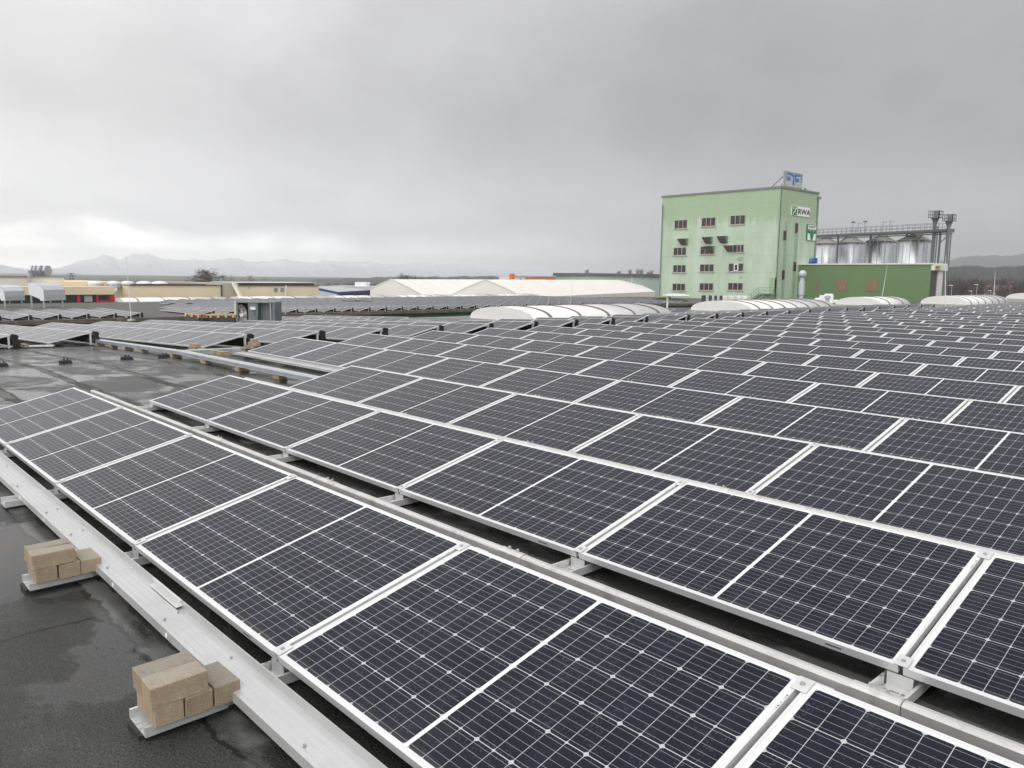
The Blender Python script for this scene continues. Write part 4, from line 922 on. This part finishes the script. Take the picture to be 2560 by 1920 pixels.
# blue intake on the right wall
a0,a1,z0,z1=right_rect(1010,645,1042,728); tq=empty('blue_intake',(xc,yc+a0,z0-9),'blue double intake fan on the right wall of the green building','fan'); W_=a1-a0;H_=z1-z0
BL=mat('blue_machine',(.02,.10,.36),.45)
f=MB()
for k in (.06,.54): f.raw([(.01,0,H_*k),(.01,W_,H_*k),(.5,W_*.9,H_*(k+.12)),(.5,W_*.1,H_*(k+.12)),(.01,W_*.15,H_*(k+.38)),(.01,W_*.8,H_*(k+.38)),(.5,W_*.75,H_*(k+.30)),(.5,W_*.2,H_*(k+.30))],[(0,3,2,1),(4,5,6,7),(0,1,5,4),(3,7,6,2),(0,4,7,3),(1,2,6,5)])
f.build('casing',BL,tq); f=MB(); f.box((.01,W_*.78,H_*.05),(.6,W_*1.02,H_*.98)); f.build('duct',BL,tq)
# ------------------------------------------------------------------ dark green warehouse with the grain silos
W0=at(2329,657.4,120); xw,yw,zw=W0; xlw=on_y(2035,663,yw).x; yrw=on_x(2361,663.7,xw).y
DG=mat('dark_green_cladding',(.125,.205,.085),.6,0,.05,.3); 
t=empty('green_warehouse',(xw,yw,-9),'long dark green warehouse with brown shutters under the silos','warehouse'); 
f=MB(); f.box((xlw-xw-4,0,0),(-.002,yrw-yw,zw+9-.22)); f.build('wall',DG,t)
f=MB(); f.box((xlw-xw-4,-.15,zw+9-.217),(.25,yrw-yw+.6,zw+9)); f.build('roof_edge',GREYW,t)
def w3(x,y): return 2030+x*.31496,510+y*.31496
SHUT=mat('brown_shutter',(.23,.15,.085),.7,0,.15,2.)
for x0,y0,x1,y1 in ((200,597,277,692),(437,597,520,695),(28,600,48,698)):
    a=on_y(*w3(x0,y0),yw); b_=on_y(*w3(x1,y1),yw); f=MB(); f.box((a.x-xw,-.07,b_.z+9),(b_.x-xw,-.003,a.z+9)); f.build('shutter',SHUT,t)
a=on_x(*w3(950,482),xw); b_=on_x(*w3(1050,530),xw); f=MB(); f.box((.001,.02,b_.z+9),(.5,b_.y-yw,zw+8.77)); f.build('gable_header',GREYW,t)
zhd=b_.z+9; f=MB(); f.box((.001,.1,0),(.05,(b_.y-yw)*.46,zhd-.003)); f.build('open_gate',mat('gate_dark',(.085,.075,.065),.7),t)
f=MB()
for k in range(4): f.box((.001,(b_.y-yw)*(.48+.1*k),0),(.22-.03*k,(b_.y-yw)*(.56+.1*k),zhd-.004))
f.build('gate_panels',MATS['gate_dark'] if False else GREYW,t)
f=MB(); f.box((.06,.1,zhd*.62),(.12,(b_.y-yw)*.45,zhd*.62+.2)); f.build('gate_bar',GREYW,t)
a=on_x(*w3(981,490),xw+.5); b_=on_x(*w3(1015,523),xw+.5); f=MB(); f.box((.503,a.y-yw,b_.z+9),(.54,b_.y-yw,a.z+9)); so_=f.build('yellow_sign',mat('sign_yellow',(.42,.34,.06),.5),t)
f=MB(); yy=a.y-yw+.1
for k in range(5): f.box((.542,yy+k*.2,a.z+8.75),(.55,yy+k*.2+.13,a.z+8.9)); 
f.build('lettering',SBLACK,so_)
# silos
def silo_mat():
    m=bpy.data.materials.new('silo_steel'); m.use_nodes=True; t=NT(m.node_tree); b=m.node_tree.nodes['Principled BSDF']; M=t.m
    o=t.node('ShaderNodeTexCoord').outputs['Object']; x,y,z=t.xyz(o); an=M('MULTIPLY',M('ARCTAN2',y,x),16/(2*math.pi)); fa=M('FRACT',an)
    wn=t.node('ShaderNodeTexWhiteNoise'); t.put(wn.inputs['Vector'],t.vec(M('FLOOR',an),M('FLOOR',M('DIVIDE',z,1.1)),0.)); k=t.lin(wn.outputs['Value'],0.,1.,.90,1.06)
    c=t.mix(1.,(.58,.60,.61),t.vec(k,k,k),'MULTIPLY'); c=t.mix(M('MULTIPLY',M('LESS_THAN',fa,.07),.55),c,(.20,.21,.22))
    t.put(b.inputs['Base Color'],c); b.inputs['Metallic'].default_value=.88; b.inputs['Roughness'].default_value=.36
    t.put(b.inputs['Normal'],t.bump(M('SINE',M('MULTIPLY',z,60.)),.15,.02)); return m
SILO=silo_mat(); SROOF=mat('silo_roof',(.27,.26,.235),.6,.3,.15,2.)
def silo(u,uL,uR,ve,va,d,label,grp):
    e=at(u,ve,d); r_=(uR-uL)/2/FOC*d; ap=at(u,va,d).z+9; ez=e.z+9
    t=empty('grain_silo',(e.x,e.y,-9),label,'grain silo',grp)
    f=MB(); f.lathe((0,0,0),[(r_,0),(r_,ez)],40); f.build('shell',SILO,t,True)
    f=MB(); f.lathe((0,0,0),[(r_*1.05,ez+.003),(r_*.16,ap-.15),(r_*.16,ap+.25),(.02,ap+.3)],32); f.build('roof_cone',SROOF,t)
    f=MB()
    for k in range(20): a=2*math.pi*k/20; f.bar((r_*1.04*math.cos(a),r_*1.04*math.sin(a),ez+.04),(r_*.18*math.cos(a),r_*.18*math.sin(a),ap-.1),.06,.07)
    f.build('roof_ribs',SROOF,t)
    f=MB()
    for k in range(12): a=2*math.pi*(k+.5)/12; f.box((r_*1.005*math.cos(a)-.05,r_*1.005*math.sin(a)-.05,0),(r_*1.005*math.cos(a)+.05,r_*1.005*math.sin(a)+.05,ez-.02))
    f.build('stiffeners',GALV,t)
SGp='corrugated steel grain silos'
silo(2063,2031,2095,610,593,176,'corrugated steel grain silo nearest the green building, front row',SGp)
silo(2124,2093,2155,607.5,591,168,'second grain silo from the green building, front row',SGp)
silo(2200,2167,2233,604.5,589,159,'third grain silo from the green building, front row',SGp)
silo(2281,2246,2316,602,585.5,150,'fourth grain silo from the green building, front row, before the towers',SGp)
for i,(u,hw_,ve,va,d) in enumerate(((2075,24,611,597,186),(2136,25,608,594,178),(2214,26,605.5,591,169),(2300,28,603.5,588.5,160))): silo(u,u-hw_,u+hw_,ve,va,d,'grain silo of the back row, %s from the green building, mostly hidden'%ORD[i+1],'grain silos of the back row')
# conveyor bridge
CONV=mat('conveyor_steel',(.19,.195,.20),.5,.5)
A_=at(2030,591.5,172); B_=at(2381,576.5,141); t=empty('conveyor_bridge',A_,'grey steel conveyor gallery with railings running over the silos','conveyor'); D_=B_-A_; dn=D_.normalized(); sd=dn.cross(Vector((0,0,1))).normalized()
f=MB(); f.bar((0,0,0),D_,1.1,.62); f.build('trough',CONV,t); f=MB(); f.bar(Vector((0,0,-.55)),D_+Vector((0,0,-.55)),.25,.18); f.bar(sd*1.3+Vector((0,0,-.1)),D_+sd*1.3+Vector((0,0,-.1)),1.0,.10); f.build('walkway',CONV,t)
f=MB(); n=26
for s_ in (1.8,-.7):
    for hh in (.75,1.35): f.bar(sd*s_+Vector((0,0,hh)),D_*.96+sd*s_+Vector((0,0,hh)),.06,.06)
    for k in range(n+1): p=D_*(.96*k/n)+sd*s_; f.bar(p+Vector((0,0,-.1)),p+Vector((0,0,1.35)),.05,.05)
f.build('railing',CONV,t); f=MB()
for k in (.33,.37,.42,.55,.6): p=D_*k; f.bar(p+Vector((0,0,.2)),p+Vector((0,0,2.5)),.07,.07); f.box(p+Vector((-.3,-.3,2.4)),p+Vector((.3,.3,2.7))) if k in(.33,.42) else f.bar(p+Vector((0,0,2.2)),p+D_*.03+Vector((0,0,2.2)),.06,.06)
f.build('lamp_posts',CONV,t); f=MB()
for k in (.22,.47,.72,.76,.93): p=D_*k; f.bar(p+Vector((0,0,-.2)),p+Vector((0,0,-13)),.30,.30); f.bar(p+Vector((0,0,-2.2)),p+dn*2.2+Vector((0,0,-.3)),.12,.12)
f.build('supports',CONV,t)
def tower(u,vt,vb,d,wpx,hu0,hu1,hv0,hv1,label,ub):
    tp=at(u,vt,d); bt=at(ub,vb,d); t=empty('elevator_tower',(tp.x,tp.y,-9),label,'elevator tower','grain elevator towers'); h=tp.z+9; w_=wpx/FOC*d
    f=MB(); f.box((-w_/2,-w_*.3,0),(w_/2,w_*.3,h),Matrix.Rotation(R(-43),4,'Z')); f.build('shaft',CONV,t)
    a=at(hu0,hv1,d).z+9; b_=at(hu0,hv0,d).z+9; hw_=(hu1-hu0)/2/FOC*d*.72
    f=MB(); f.lathe((0,0,0),[(w_*.6,a-.8),(hw_*.8,a)],4); f.box((-hw_*.25,-hw_*.55,a+.003),(hw_*.6,hw_*.55,b_)); f.build('head',CONV,t)
    f=MB(); f.box((-hw_,-hw_,a+.002),(hw_,hw_,a+.1))
    for sx in (-1,1):
        for hh in (.45,.95): 
            zq=a+(b_-a)*hh; f.bar((sx*hw_,-hw_,zq),(sx*hw_,hw_,zq),.07,.07); f.bar((-hw_,sx*hw_,zq),(hw_,sx*hw_,zq),.07,.07)
        for sy in (-1,0,1): f.bar((sx*hw_,sy*hw_,a),(sx*hw_,sy*hw_,b_),.07,.07); f.bar((sy*hw_,sx*hw_,a),(sy*hw_,sx*hw_,b_),.07,.07)
    f.build('platform',CONV,t)
    f=MB(); f.bar((w_*.75,0,0),(w_*.75,0,a-1.5),.1,.1); f.bar((w_*.95,0,0),(w_*.95,0,a-1.5),.1,.1); f.build('ladder',CONV,t)
tower(2339,542,700,143,8.5,2323,2357,527,545,'left and taller grain elevator tower with a boxed head',2337)
tower(2373,552,728,140,8.5,2356,2388,536,553,'right grain elevator tower with a boxed head, standing free',2368)
# ------------------------------------------------------------------ low roof between the halls, with the clutter on it
ZL=-2.05
tl=empty('low_green_annex',(-35,105,-9),'low flat annex roof between the skylights and the green building','annex'); o=Vector((-35,105,-9))
f=MB(); f.box(Vector((-84.8,92.1,-9))-o,Vector((-20,120.6,ZL-.35))-o); f.build('wall',mat('annex_green',(.085,.125,.075),.7),tl); f=MB(); f.box(Vector((-84.8,92.05,ZL-.347))-o,Vector((-19.9,120.65,ZL))-o); f.build('roof',CR,tl)
def on_low(u,v,z=ZL): d=ray(u,v); return CAM+d*((z-CAM.z)/d.z)
DRUM=mat('drum_steel',(.52,.52,.50),.45,.3); 
for i,(u,dk) in enumerate(((1759,1),(1767,0),(1774,1),(1782,0),(1787,1),(1795,0),(1800,1))):
    p=at(u,752,104); t=tag(MB().lathe((0,0,0),[(.30,0),(.30,.33),(.32,.34),(.30,.35),(.30,.66),(.32,.67),(.30,.68),(.30,1.35)],14).build('drum',DARK if dk else DRUM,loc=(p.x,p.y,ZL)),'%s steel drum before the green building, %s in its row from the left'%('dark' if dk else 'pale',ORD[i+1]),'drum','drums before the green building')
CRT=mat('white_sacks',(.72,.70,.66),.7); ORG2=mat('orange_plastic',(.60,.16,.07),.5)
for i,u in enumerate((1813,1829,1847,1862)):
    p=at(u,752,106); t=empty('stacked_container',(p.x,p.y,ZL),'pale container with %s base beside the drums, %s from left'%(('orange' if i%2 else 'white'),ORD[i+1]),'container','containers before the green building')
    f=MB(); f.bbox((-.5,-.4,.45),(.5,.4,1.30),.05); f.build('tank',CRT,t); f=MB(); f.box((-.52,-.42,0),(.52,.42,.44)); f.build('base',ORG2 if i%2 else CRT,t)
# white smoke vent standing on a post
p=at(1690,748,78); zt=at(1690,741,78).z; t=empty('smoke_vent',(p.x,p.y,ZC),'white open smoke vent lid on a post left of the drums','roof hatch'); M_=Matrix.Rotation(math.atan2(rgt.y,rgt.x)+.15,4,'Z')
f=MB(); f.bbox((-1.15,-.7,zt-ZC),(1.15,.7,zt-ZC+.16),.05,M_); f.bbox((-.8,-.5,zt-ZC+.16),(.8,.5,zt-ZC+.24),.05,M_); f.build('lid',MATS['white_paint'],t); f=MB(); f.box((-.95,-.08,0),(-.82,.08,zt-ZC),M_); f.build('post',MATS['white_paint'],t)
# exhaust stack
b_=at(2003,745,110); tp=at(2003,676,110); t=empty('exhaust_stack',(b_.x,b_.y,ZL),'shiny steel exhaust stack with a conical rain cap at the green building corner','exhaust stack'); H_=tp.z-ZL
f=MB(); f.lathe((0,0,0),[(.30,0),(.30,H_*.28),(.44,H_*.30),(.44,H_*.66),(.30,H_*.68),(.30,H_*.78)],18); f.build('pipe',GALV,t,False)
f=MB(); f.lathe((0,0,0),[(.33,H_*.78+.002),(.54,H_*.86),(.54,H_*.92),(.26,H_*1.0)],18); f.build('rain_cap',GALV,t)
p=at(2020,747,112); t=empty('blue_tarp_bundle',(p.x,p.y,ZL),'bright blue machine under tarpaulin at the foot of the exhaust stack','machine'); rr=random.Random(9); f=MB(); N=10
vs=[];
for i in range(N+1):
    for j in range(6):
        xx=-1.9+3.8*i/N; hh=(.5+.5*math.sin(i*1.7))*.35+.75; a=math.pi*j/5; vs.append((xx,-.6*math.cos(a)+rr.uniform(-.06,.06),hh*math.sin(a)**.6+rr.uniform(-.05,.05) if 0<j<5 else 0))
f.raw(vs,[(i*6+j,i*6+j+1,(i+1)*6+j+1,(i+1)*6+j) for i in range(N) for j in range(5)]+[tuple(range(6))[::-1],tuple(N*6+j for j in range(6))]); f.xf(Matrix.Rotation(math.atan2(rgt.y,rgt.x),4,'Z')); f.build('tarpaulin',BL,t)
for i,(u,v,w_,h_,m_) in enumerate(((2046,744,1.0,.75,CRT),(2058,742,.9,1.1,MATS['white_paint']),(2071,741,1.2,1.3,MATS['white_paint']),(2088,744,1.5,.55,CRT),(2104,745,1.6,.45,mat('blue_white_sheet',(.50,.58,.68),.6)))):
    p=at(u,750,106); t=tag(MB().bbox((-w_/2,-.5,0),(w_/2,.5,h_),.12,None,.05,rr).build('wrapped_bale',m_,loc=(p.x,p.y,ZL+.36),rot=(0,0,rr.uniform(.4,1.0))),'pale wrapped bale on the low timber deck by the warehouse, %s from the left'%ORD[i+1],'bale','wrapped bales by the warehouse')
p=at(2075,752,106); t=tag(MB().box((-5,-1.2,0),(5,1.2,.34),Matrix.Rotation(math.atan2(rgt.y,rgt.x)+.25,4,'Z')).build('timber_deck',mat('deck_wood',(.28,.15,.07),.8),loc=(p.x,p.y,ZL)),'brown timber deck under the wrapped bales','deck')
p=at(2068,757,66); t=empty('roof_pipe',(p.x,p.y,roof_z(-26)),'grey vent pipe between two skylights','vent pipe'); zt=at(2066,738,66).z-roof_z(-26); f=MB(); f.lathe((0,0,0),[(.16,-.5),(.16,zt*.72),(.24,zt*.75),(.24,zt*.95),(.1,zt)],10); f.build('pipe',GALV,t)
# moss-green plants along the foot of the tall building
SHR=mat('shrub_leaf',(.075,.075,.022),.9,0,.4,3.)
p=at(1668,744,112); rr=random.Random(12); f=MB()
for k in range(900):
    a=rr.uniform(0,6.28); r_=rr.random()**.5; c=Vector((math.cos(a)*r_*3.2,math.sin(a)*r_*1.2,rr.random()**.8*1.0*(1-r_*.7)+.05)); d1=Vector((rr.gauss(0,1),rr.gauss(0,1),rr.gauss(0,1))).normalized()*.13; d2=d1.orthogonal().normalized()*.10
    f.poly([c-d1,c+d2,c+d1,c-d2])
f.xf(Matrix.Rotation(math.atan2(rgt.y,rgt.x),4,'Z')); tag(f.build('shrub',SHR,loc=(p.x,p.y,ZL)),'low brownish green shrub at the left foot of the tall green building','shrub')
# ------------------------------------------------------------------ bare trees
BARK=mat('bare_bark',(.095,.075,.058),.9,0,.2,2.)
def bare_tree(p,h,spread,seed,label,grp,depth=5,poplar=False):
    rr=random.Random(seed); t=empty('bare_tree',p,label,'tree',grp); tr=MB(); cr=MB()
    def grow(a,d,L,r_,lv):
        b_=a+d*L; (tr if lv==0 else cr).tube([a,b_] if lv>3 else [a,a.lerp(b_,.5)+Vector((rr.uniform(-1,1),rr.uniform(-1,1),0))*L*.04,b_],[r_,r_*.65] if lv>3 else [r_,r_*.85,r_*.65],5 if lv<2 else 3,False)
        if lv>=depth: return
        for k in range(3 if lv<4 else 3):
            s_=(.28 if poplar else .62)*spread; nd=(d+Vector((rr.gauss(0,s_),rr.gauss(0,s_),rr.gauss(.04,.28)))).normalized()
            grow(a.lerp(b_,rr.uniform(.6,1.)),nd,L*rr.uniform(.62,.82),max(r_*.60,.013),lv+1)
    grow(Vector((0,0,0)),Vector((0,0,1)),h*.30,h*.02,0); k_=h/max(v[2] for v in cr.v)
    for q_ in (tr,cr): q_.v=[(v[0]*k_*1.15,v[1]*k_*1.15,v[2]*k_) for v in q_.v]
    tr.build('trunk',BARK,t); cr.build('crown',BARK,t); return t
def tree_at(u,vtop,d,seed,label,spread=1.,poplar=False,depth=5,grp='bare trees beyond the halls'):
    tp=at(u,vtop,d); bare_tree((tp.x,tp.y,-9),tp.z+9,spread,seed,label,grp,depth,poplar)
tree_at(560,669,190,3,'big round bare tree behind the beige hall',1.15,depth=7)
tree_at(662,690,215,8,'wide bare tree behind the right part of the beige hall',1.25,depth=7)
tree_at(425,697,200,5,'small bare tree behind the dome lights of the beige hall',1.1)
tree_at(465,702,205,15,'low bare tree right of the small one behind the beige hall',1.1)
tree_at(448,703,210,25,'lowest bare tree between two others behind the beige hall',1.2)
for i,(u,v) in enumerate(((1009,681),(1014,683),(1030,684),(1038,687),(1045,686),(1050,690))): tree_at(u,v,420,30+i,'slim bare poplar far behind the left tent hall, %s from the left'%ORD[i+1],.8,True,4,'bare poplars behind the tent halls')
for i,(u,v,d) in enumerate(((850,704,300),(872,706,320),(700,700,280),(720,703,290),(1075,694,420),(1490,688,420),(1620,686,420),(590,702,260),(612,703,262))): tree_at(u,v,d,60+i,'hazy bare tree on the skyline beyond the halls, %s counted by nearness'%ORD[i+1],1.1,depth=5)
# pylon
p=at(180,714,900); tp=at(180,683,900); t=empty('power_pylon',(p.x,p.y,-9),'small far lattice power pylon left of the dome lights','pylon'); H_=tp.z+9; f=MB()
for sx,sy in ((1,1),(1,-1),(-1,1),(-1,-1)): f.bar((sx*2.2,sy*2.2,0),(sx*.6,sy*.6,H_),.5,.5)
for k in range(8): z0=H_*k/8; z1=H_*(k+1)/8; w0=2.2-1.6*k/8; w1=2.2-1.6*(k+1)/8; f.bar((-w0,-w0,z0),(w1,w1,z1),.3,.3); f.bar((w0,-w0,z0),(-w1,w1,z1),.3,.3)
f.build('lattice',DARK,t); f=MB()
for k,wd in ((.98,4.5),(.72,5.5)): f.bar(rgt*-wd+Vector((0,0,H_*k)),rgt*wd+Vector((0,0,H_*k)),.5,.6)
f.build('cross_arms',DARK,t)
# ------------------------------------------------------------------ hills, woods and mountains
def ridge(name,pts,d0,back,m,label,amp,seed,res=3.,fs=.05,steps=10,snow=None):
    """terrain strip: crest line seen at pts at depth d0, falling to the plain before and behind it"""
    rr=random.Random(seed); ph=[rr.uniform(0,6.28) for _ in range(8)]
    n=int((pts[-1][0]-pts[0][0])/res); vs=[];fs_=[]
    def vat(u):
        for i in range(len(pts)-1):
            if pts[i][0]<=u<=pts[i+1][0]: k=(u-pts[i][0])/(pts[i+1][0]-pts[i][0]); k=k*k*(3-2*k)*.5+k*.5; return pts[i][1]*(1-k)+pts[i+1][1]*k
        return pts[-1][1]
    S_=steps
    for i in range(n+1):
        u=pts[0][0]+i*res; v=vat(u)+sum(math.sin(u*fs*(1.9**k)+ph[k])*amp/(1.6**k) for k in range(6))
        c=at(u,v,d0); foot=at(u,v,d0*.72); bk=at(u,v,d0*1.2)
        for s_ in range(S_+1):
            k=s_/S_; x=foot.x+(c.x-foot.x)*k; y=foot.y+(c.y-foot.y)*k
            q=sum(math.sin(u*fs*2.3*(1.7**j)+ph[j]+k*(5+3*j))*.10/(1.4**j) for j in range(5))*k*(1-k)*4
            vs.append((x,y,-9+(c.z+9)*min(1,max(0,(k**1.15)+q*.35 if k<1 else 1))))
        vs.append((bk.x,bk.y,-9))
    w_=S_+2
    for i in range(n):
        for s_ in range(w_-1): a=i*w_+s_; fs_.append((a,a+w_,a+w_+1,a+1))
    mb=MB(); mb.raw(vs,fs_); return tag(mb.build(name,m,smooth=True),label,None,None,'structure')
def mountain_mat():
    m=bpy.data.materials.new('mountain'); m.use_nodes=True; t=NT(m.node_tree); b=m.node_tree.nodes['Principled BSDF']
    o=t.node('ShaderNodeTexCoord').outputs['Object']; x,y,z=t.xyz(o); n=t.noise(o,.004,8,.65)
    s=t.ss(t.m('ADD',t.m('MULTIPLY',z,.012),t.m('MULTIPLY',n,2.6)),1.3,2.6)
    t.put(b.inputs['Base Color'],t.mix(s,(.44,.47,.51),(.66,.68,.71))); b.inputs['Roughness'].default_value=.95; return m  # snow, with distance haze painted into the pale blue-grey base
MOUNT=mountain_mat(); WOODS=mat('bare_woodland',(.060,.046,.040),.95,0,.35,.02); CONIF=mat('conifer_hill',(.030,.036,.032),.95,0,.35,.015)
ridge('mountains',[(-500,668),(-200,655),(0,660),(60,672),(150,669),(205,652),(260,636),(300,650),(335,632),(365,634),(410,648),(472,648),(520,652),(575,644),(620,654),(709,649),(780,655),(866,652),(929,656),(1000,660),(1062,655),(1130,660),(1233,667),(1340,670),(1446,681),(1600,688)],5600,1,MOUNT,'snowy mountain range in cloud on the left horizon',1.6,2,3.,.06)
ridge('mountains_far',[(200,676),(400,668),(620,672),(760,664),(827,660),(900,668),(1000,675),(1150,678),(1300,686),(1500,690)],4300,1,MOUNT,'lower mountain shoulder before the main range',1.3,9,3.,.05)
ridge('hill',[(700,703),(800,699),(900,695),(1000,691),(1100,692),(1200,690),(1300,693),(1450,688),(1600,690),(1800,690)],1500,1,CONIF,'low wooded ridge behind the tent halls',.9,4,1.5,.09)
ridge('hill_right',[(2250,690),(2330,676),(2380,668),(2420,663),(2470,668),(2530,666),(2560,663),(2650,655),(2900,640)],900,1,CONIF,'dark wooded hill at the far right',.8,6,1.2,.10)
ridge('hill_cloud',[(2350,650),(2450,640),(2540,636),(2700,620),(2900,615)],3600,1,CONIF,'hazy higher hill in cloud at the far right',2.,13,3.,.04)
# near bare woodland at the right and left, one mass of twigs
f=MB(); rr=random.Random(21)
def wood(u0,u1,v0,v1,d0,d1,n):
    for k in range(n):
        u=rr.uniform(u0,u1); d=rr.uniform(d0,d1); tp=at(u,rr.uniform(v0,v1),d); H_=tp.z+9; b_=Vector((tp.x,tp.y,-9)); r_=H_*.02
        f.tube([b_,b_+Vector((0,0,H_*.5))],[r_,r_*.6],3,False)
        for j in range(26):
            a=b_+Vector((0,0,H_*rr.uniform(.25,.8))); e_=a+Vector((rr.gauss(0,1)*H_*.14,rr.gauss(0,1)*H_*.14,H_*rr.uniform(.06,.26))); 
            f.tube([a,e_],[r_*.45,r_*.12],3,False)
            for q in range(3): s_=a.lerp(e_,rr.uniform(.4,1)); f.tube([s_,s_+Vector((rr.gauss(0,1)*H_*.07,rr.gauss(0,1)*H_*.07,H_*rr.uniform(.0,.12)))],[r_*.2,r_*.06],3,False)
wood(2360,2640,692,712,330,460,190)
wood(2400,2640,700,722,240,320,60)
tag(f.build('woodland',WOODS),'brown bare woodland below the hill at the far right','woodland',None,'stuff')
f=MB(); wood(815,1010,704,712,420,560,60); wood(1060,1480,692,696,600,760,60)
tag(f.build('tree_belt',WOODS),'dim belt of bare trees along the plain behind the halls','woodland',None,'stuff')
# small houses at the foot of the hill
HW=mat('house_wall',(.50,.44,.36),.8); HR=mat('house_roof',(.16,.09,.07),.8)
for i,(u,v,d) in enumerate(((2497,716,300),(2515,705,420),(2530,711,380),(2441,720,360),(2460,701,560))):
    p=at(u,v,d); t=empty('house',(p.x,p.y,-9),'small pale house among the bare trees at the far right, %s nearest'%ORD[[1,4,3,2,5][i]],'house','houses below the wooded hill',rot=(0,0,i*.7)); h=p.z+9
    f=MB(); f.box((-4,-3,0),(4,3,h-2)); f.build('wall',HW,t); f=MB(); f.raw([(-4.3,-3.4,h-2),(4.3,-3.4,h-2),(4.3,3.4,h-2),(-4.3,3.4,h-2),(-4.3,0,h+.5),(4.3,0,h+.5)],[(0,1,5,4),(2,3,4,5),(0,4,3),(1,2,5)]); f.build('roof',HR,t)
for i,(u,v,d) in enumerate(((2380,714,150),(2443,712,170),(2429,728,190),(2477,727,190))):
    p=at(u,v,d); t=empty('street_lamp',(p.x,p.y,-9),'small grey street lamp behind the right skylights, %s from the left'%ORD[[1,3,2,4][i]],'street lamp','street lamps behind the skylights'); H_=p.z+9
    f=MB(); f.tube([(0,0,0),(0,0,H_)],[.08,.05],6); f.build('post',GALV,t); f=MB(); f.box((-.6,-.12,H_),(.15,.12,H_+.12),Matrix.Rotation(.8,4,'Z')); f.build('lamp_head',SWHITE,t)
# ------------------------------------------------------------------ air
f=MB(); f.box((-7000,-900,-10),(900,8000,185))
hz=f.build('haze',None or mat('haze_air',(1,1,1))); tag(hz,'thin grey air between here and the mountains',None,None,'stuff')
hm=hz.data.materials[0]; nt=hm.node_tree; nt.nodes.clear(); out=nt.nodes.new('ShaderNodeOutputMaterial'); pv=nt.nodes.new('ShaderNodeVolumePrincipled')
pv.inputs['Color'].default_value=(.97,.98,.99,1); pv.inputs['Density'].default_value=.00025; pv.inputs['Anisotropy'].default_value=.6
nt.links.new(pv.outputs[0],out.inputs['Volume'])
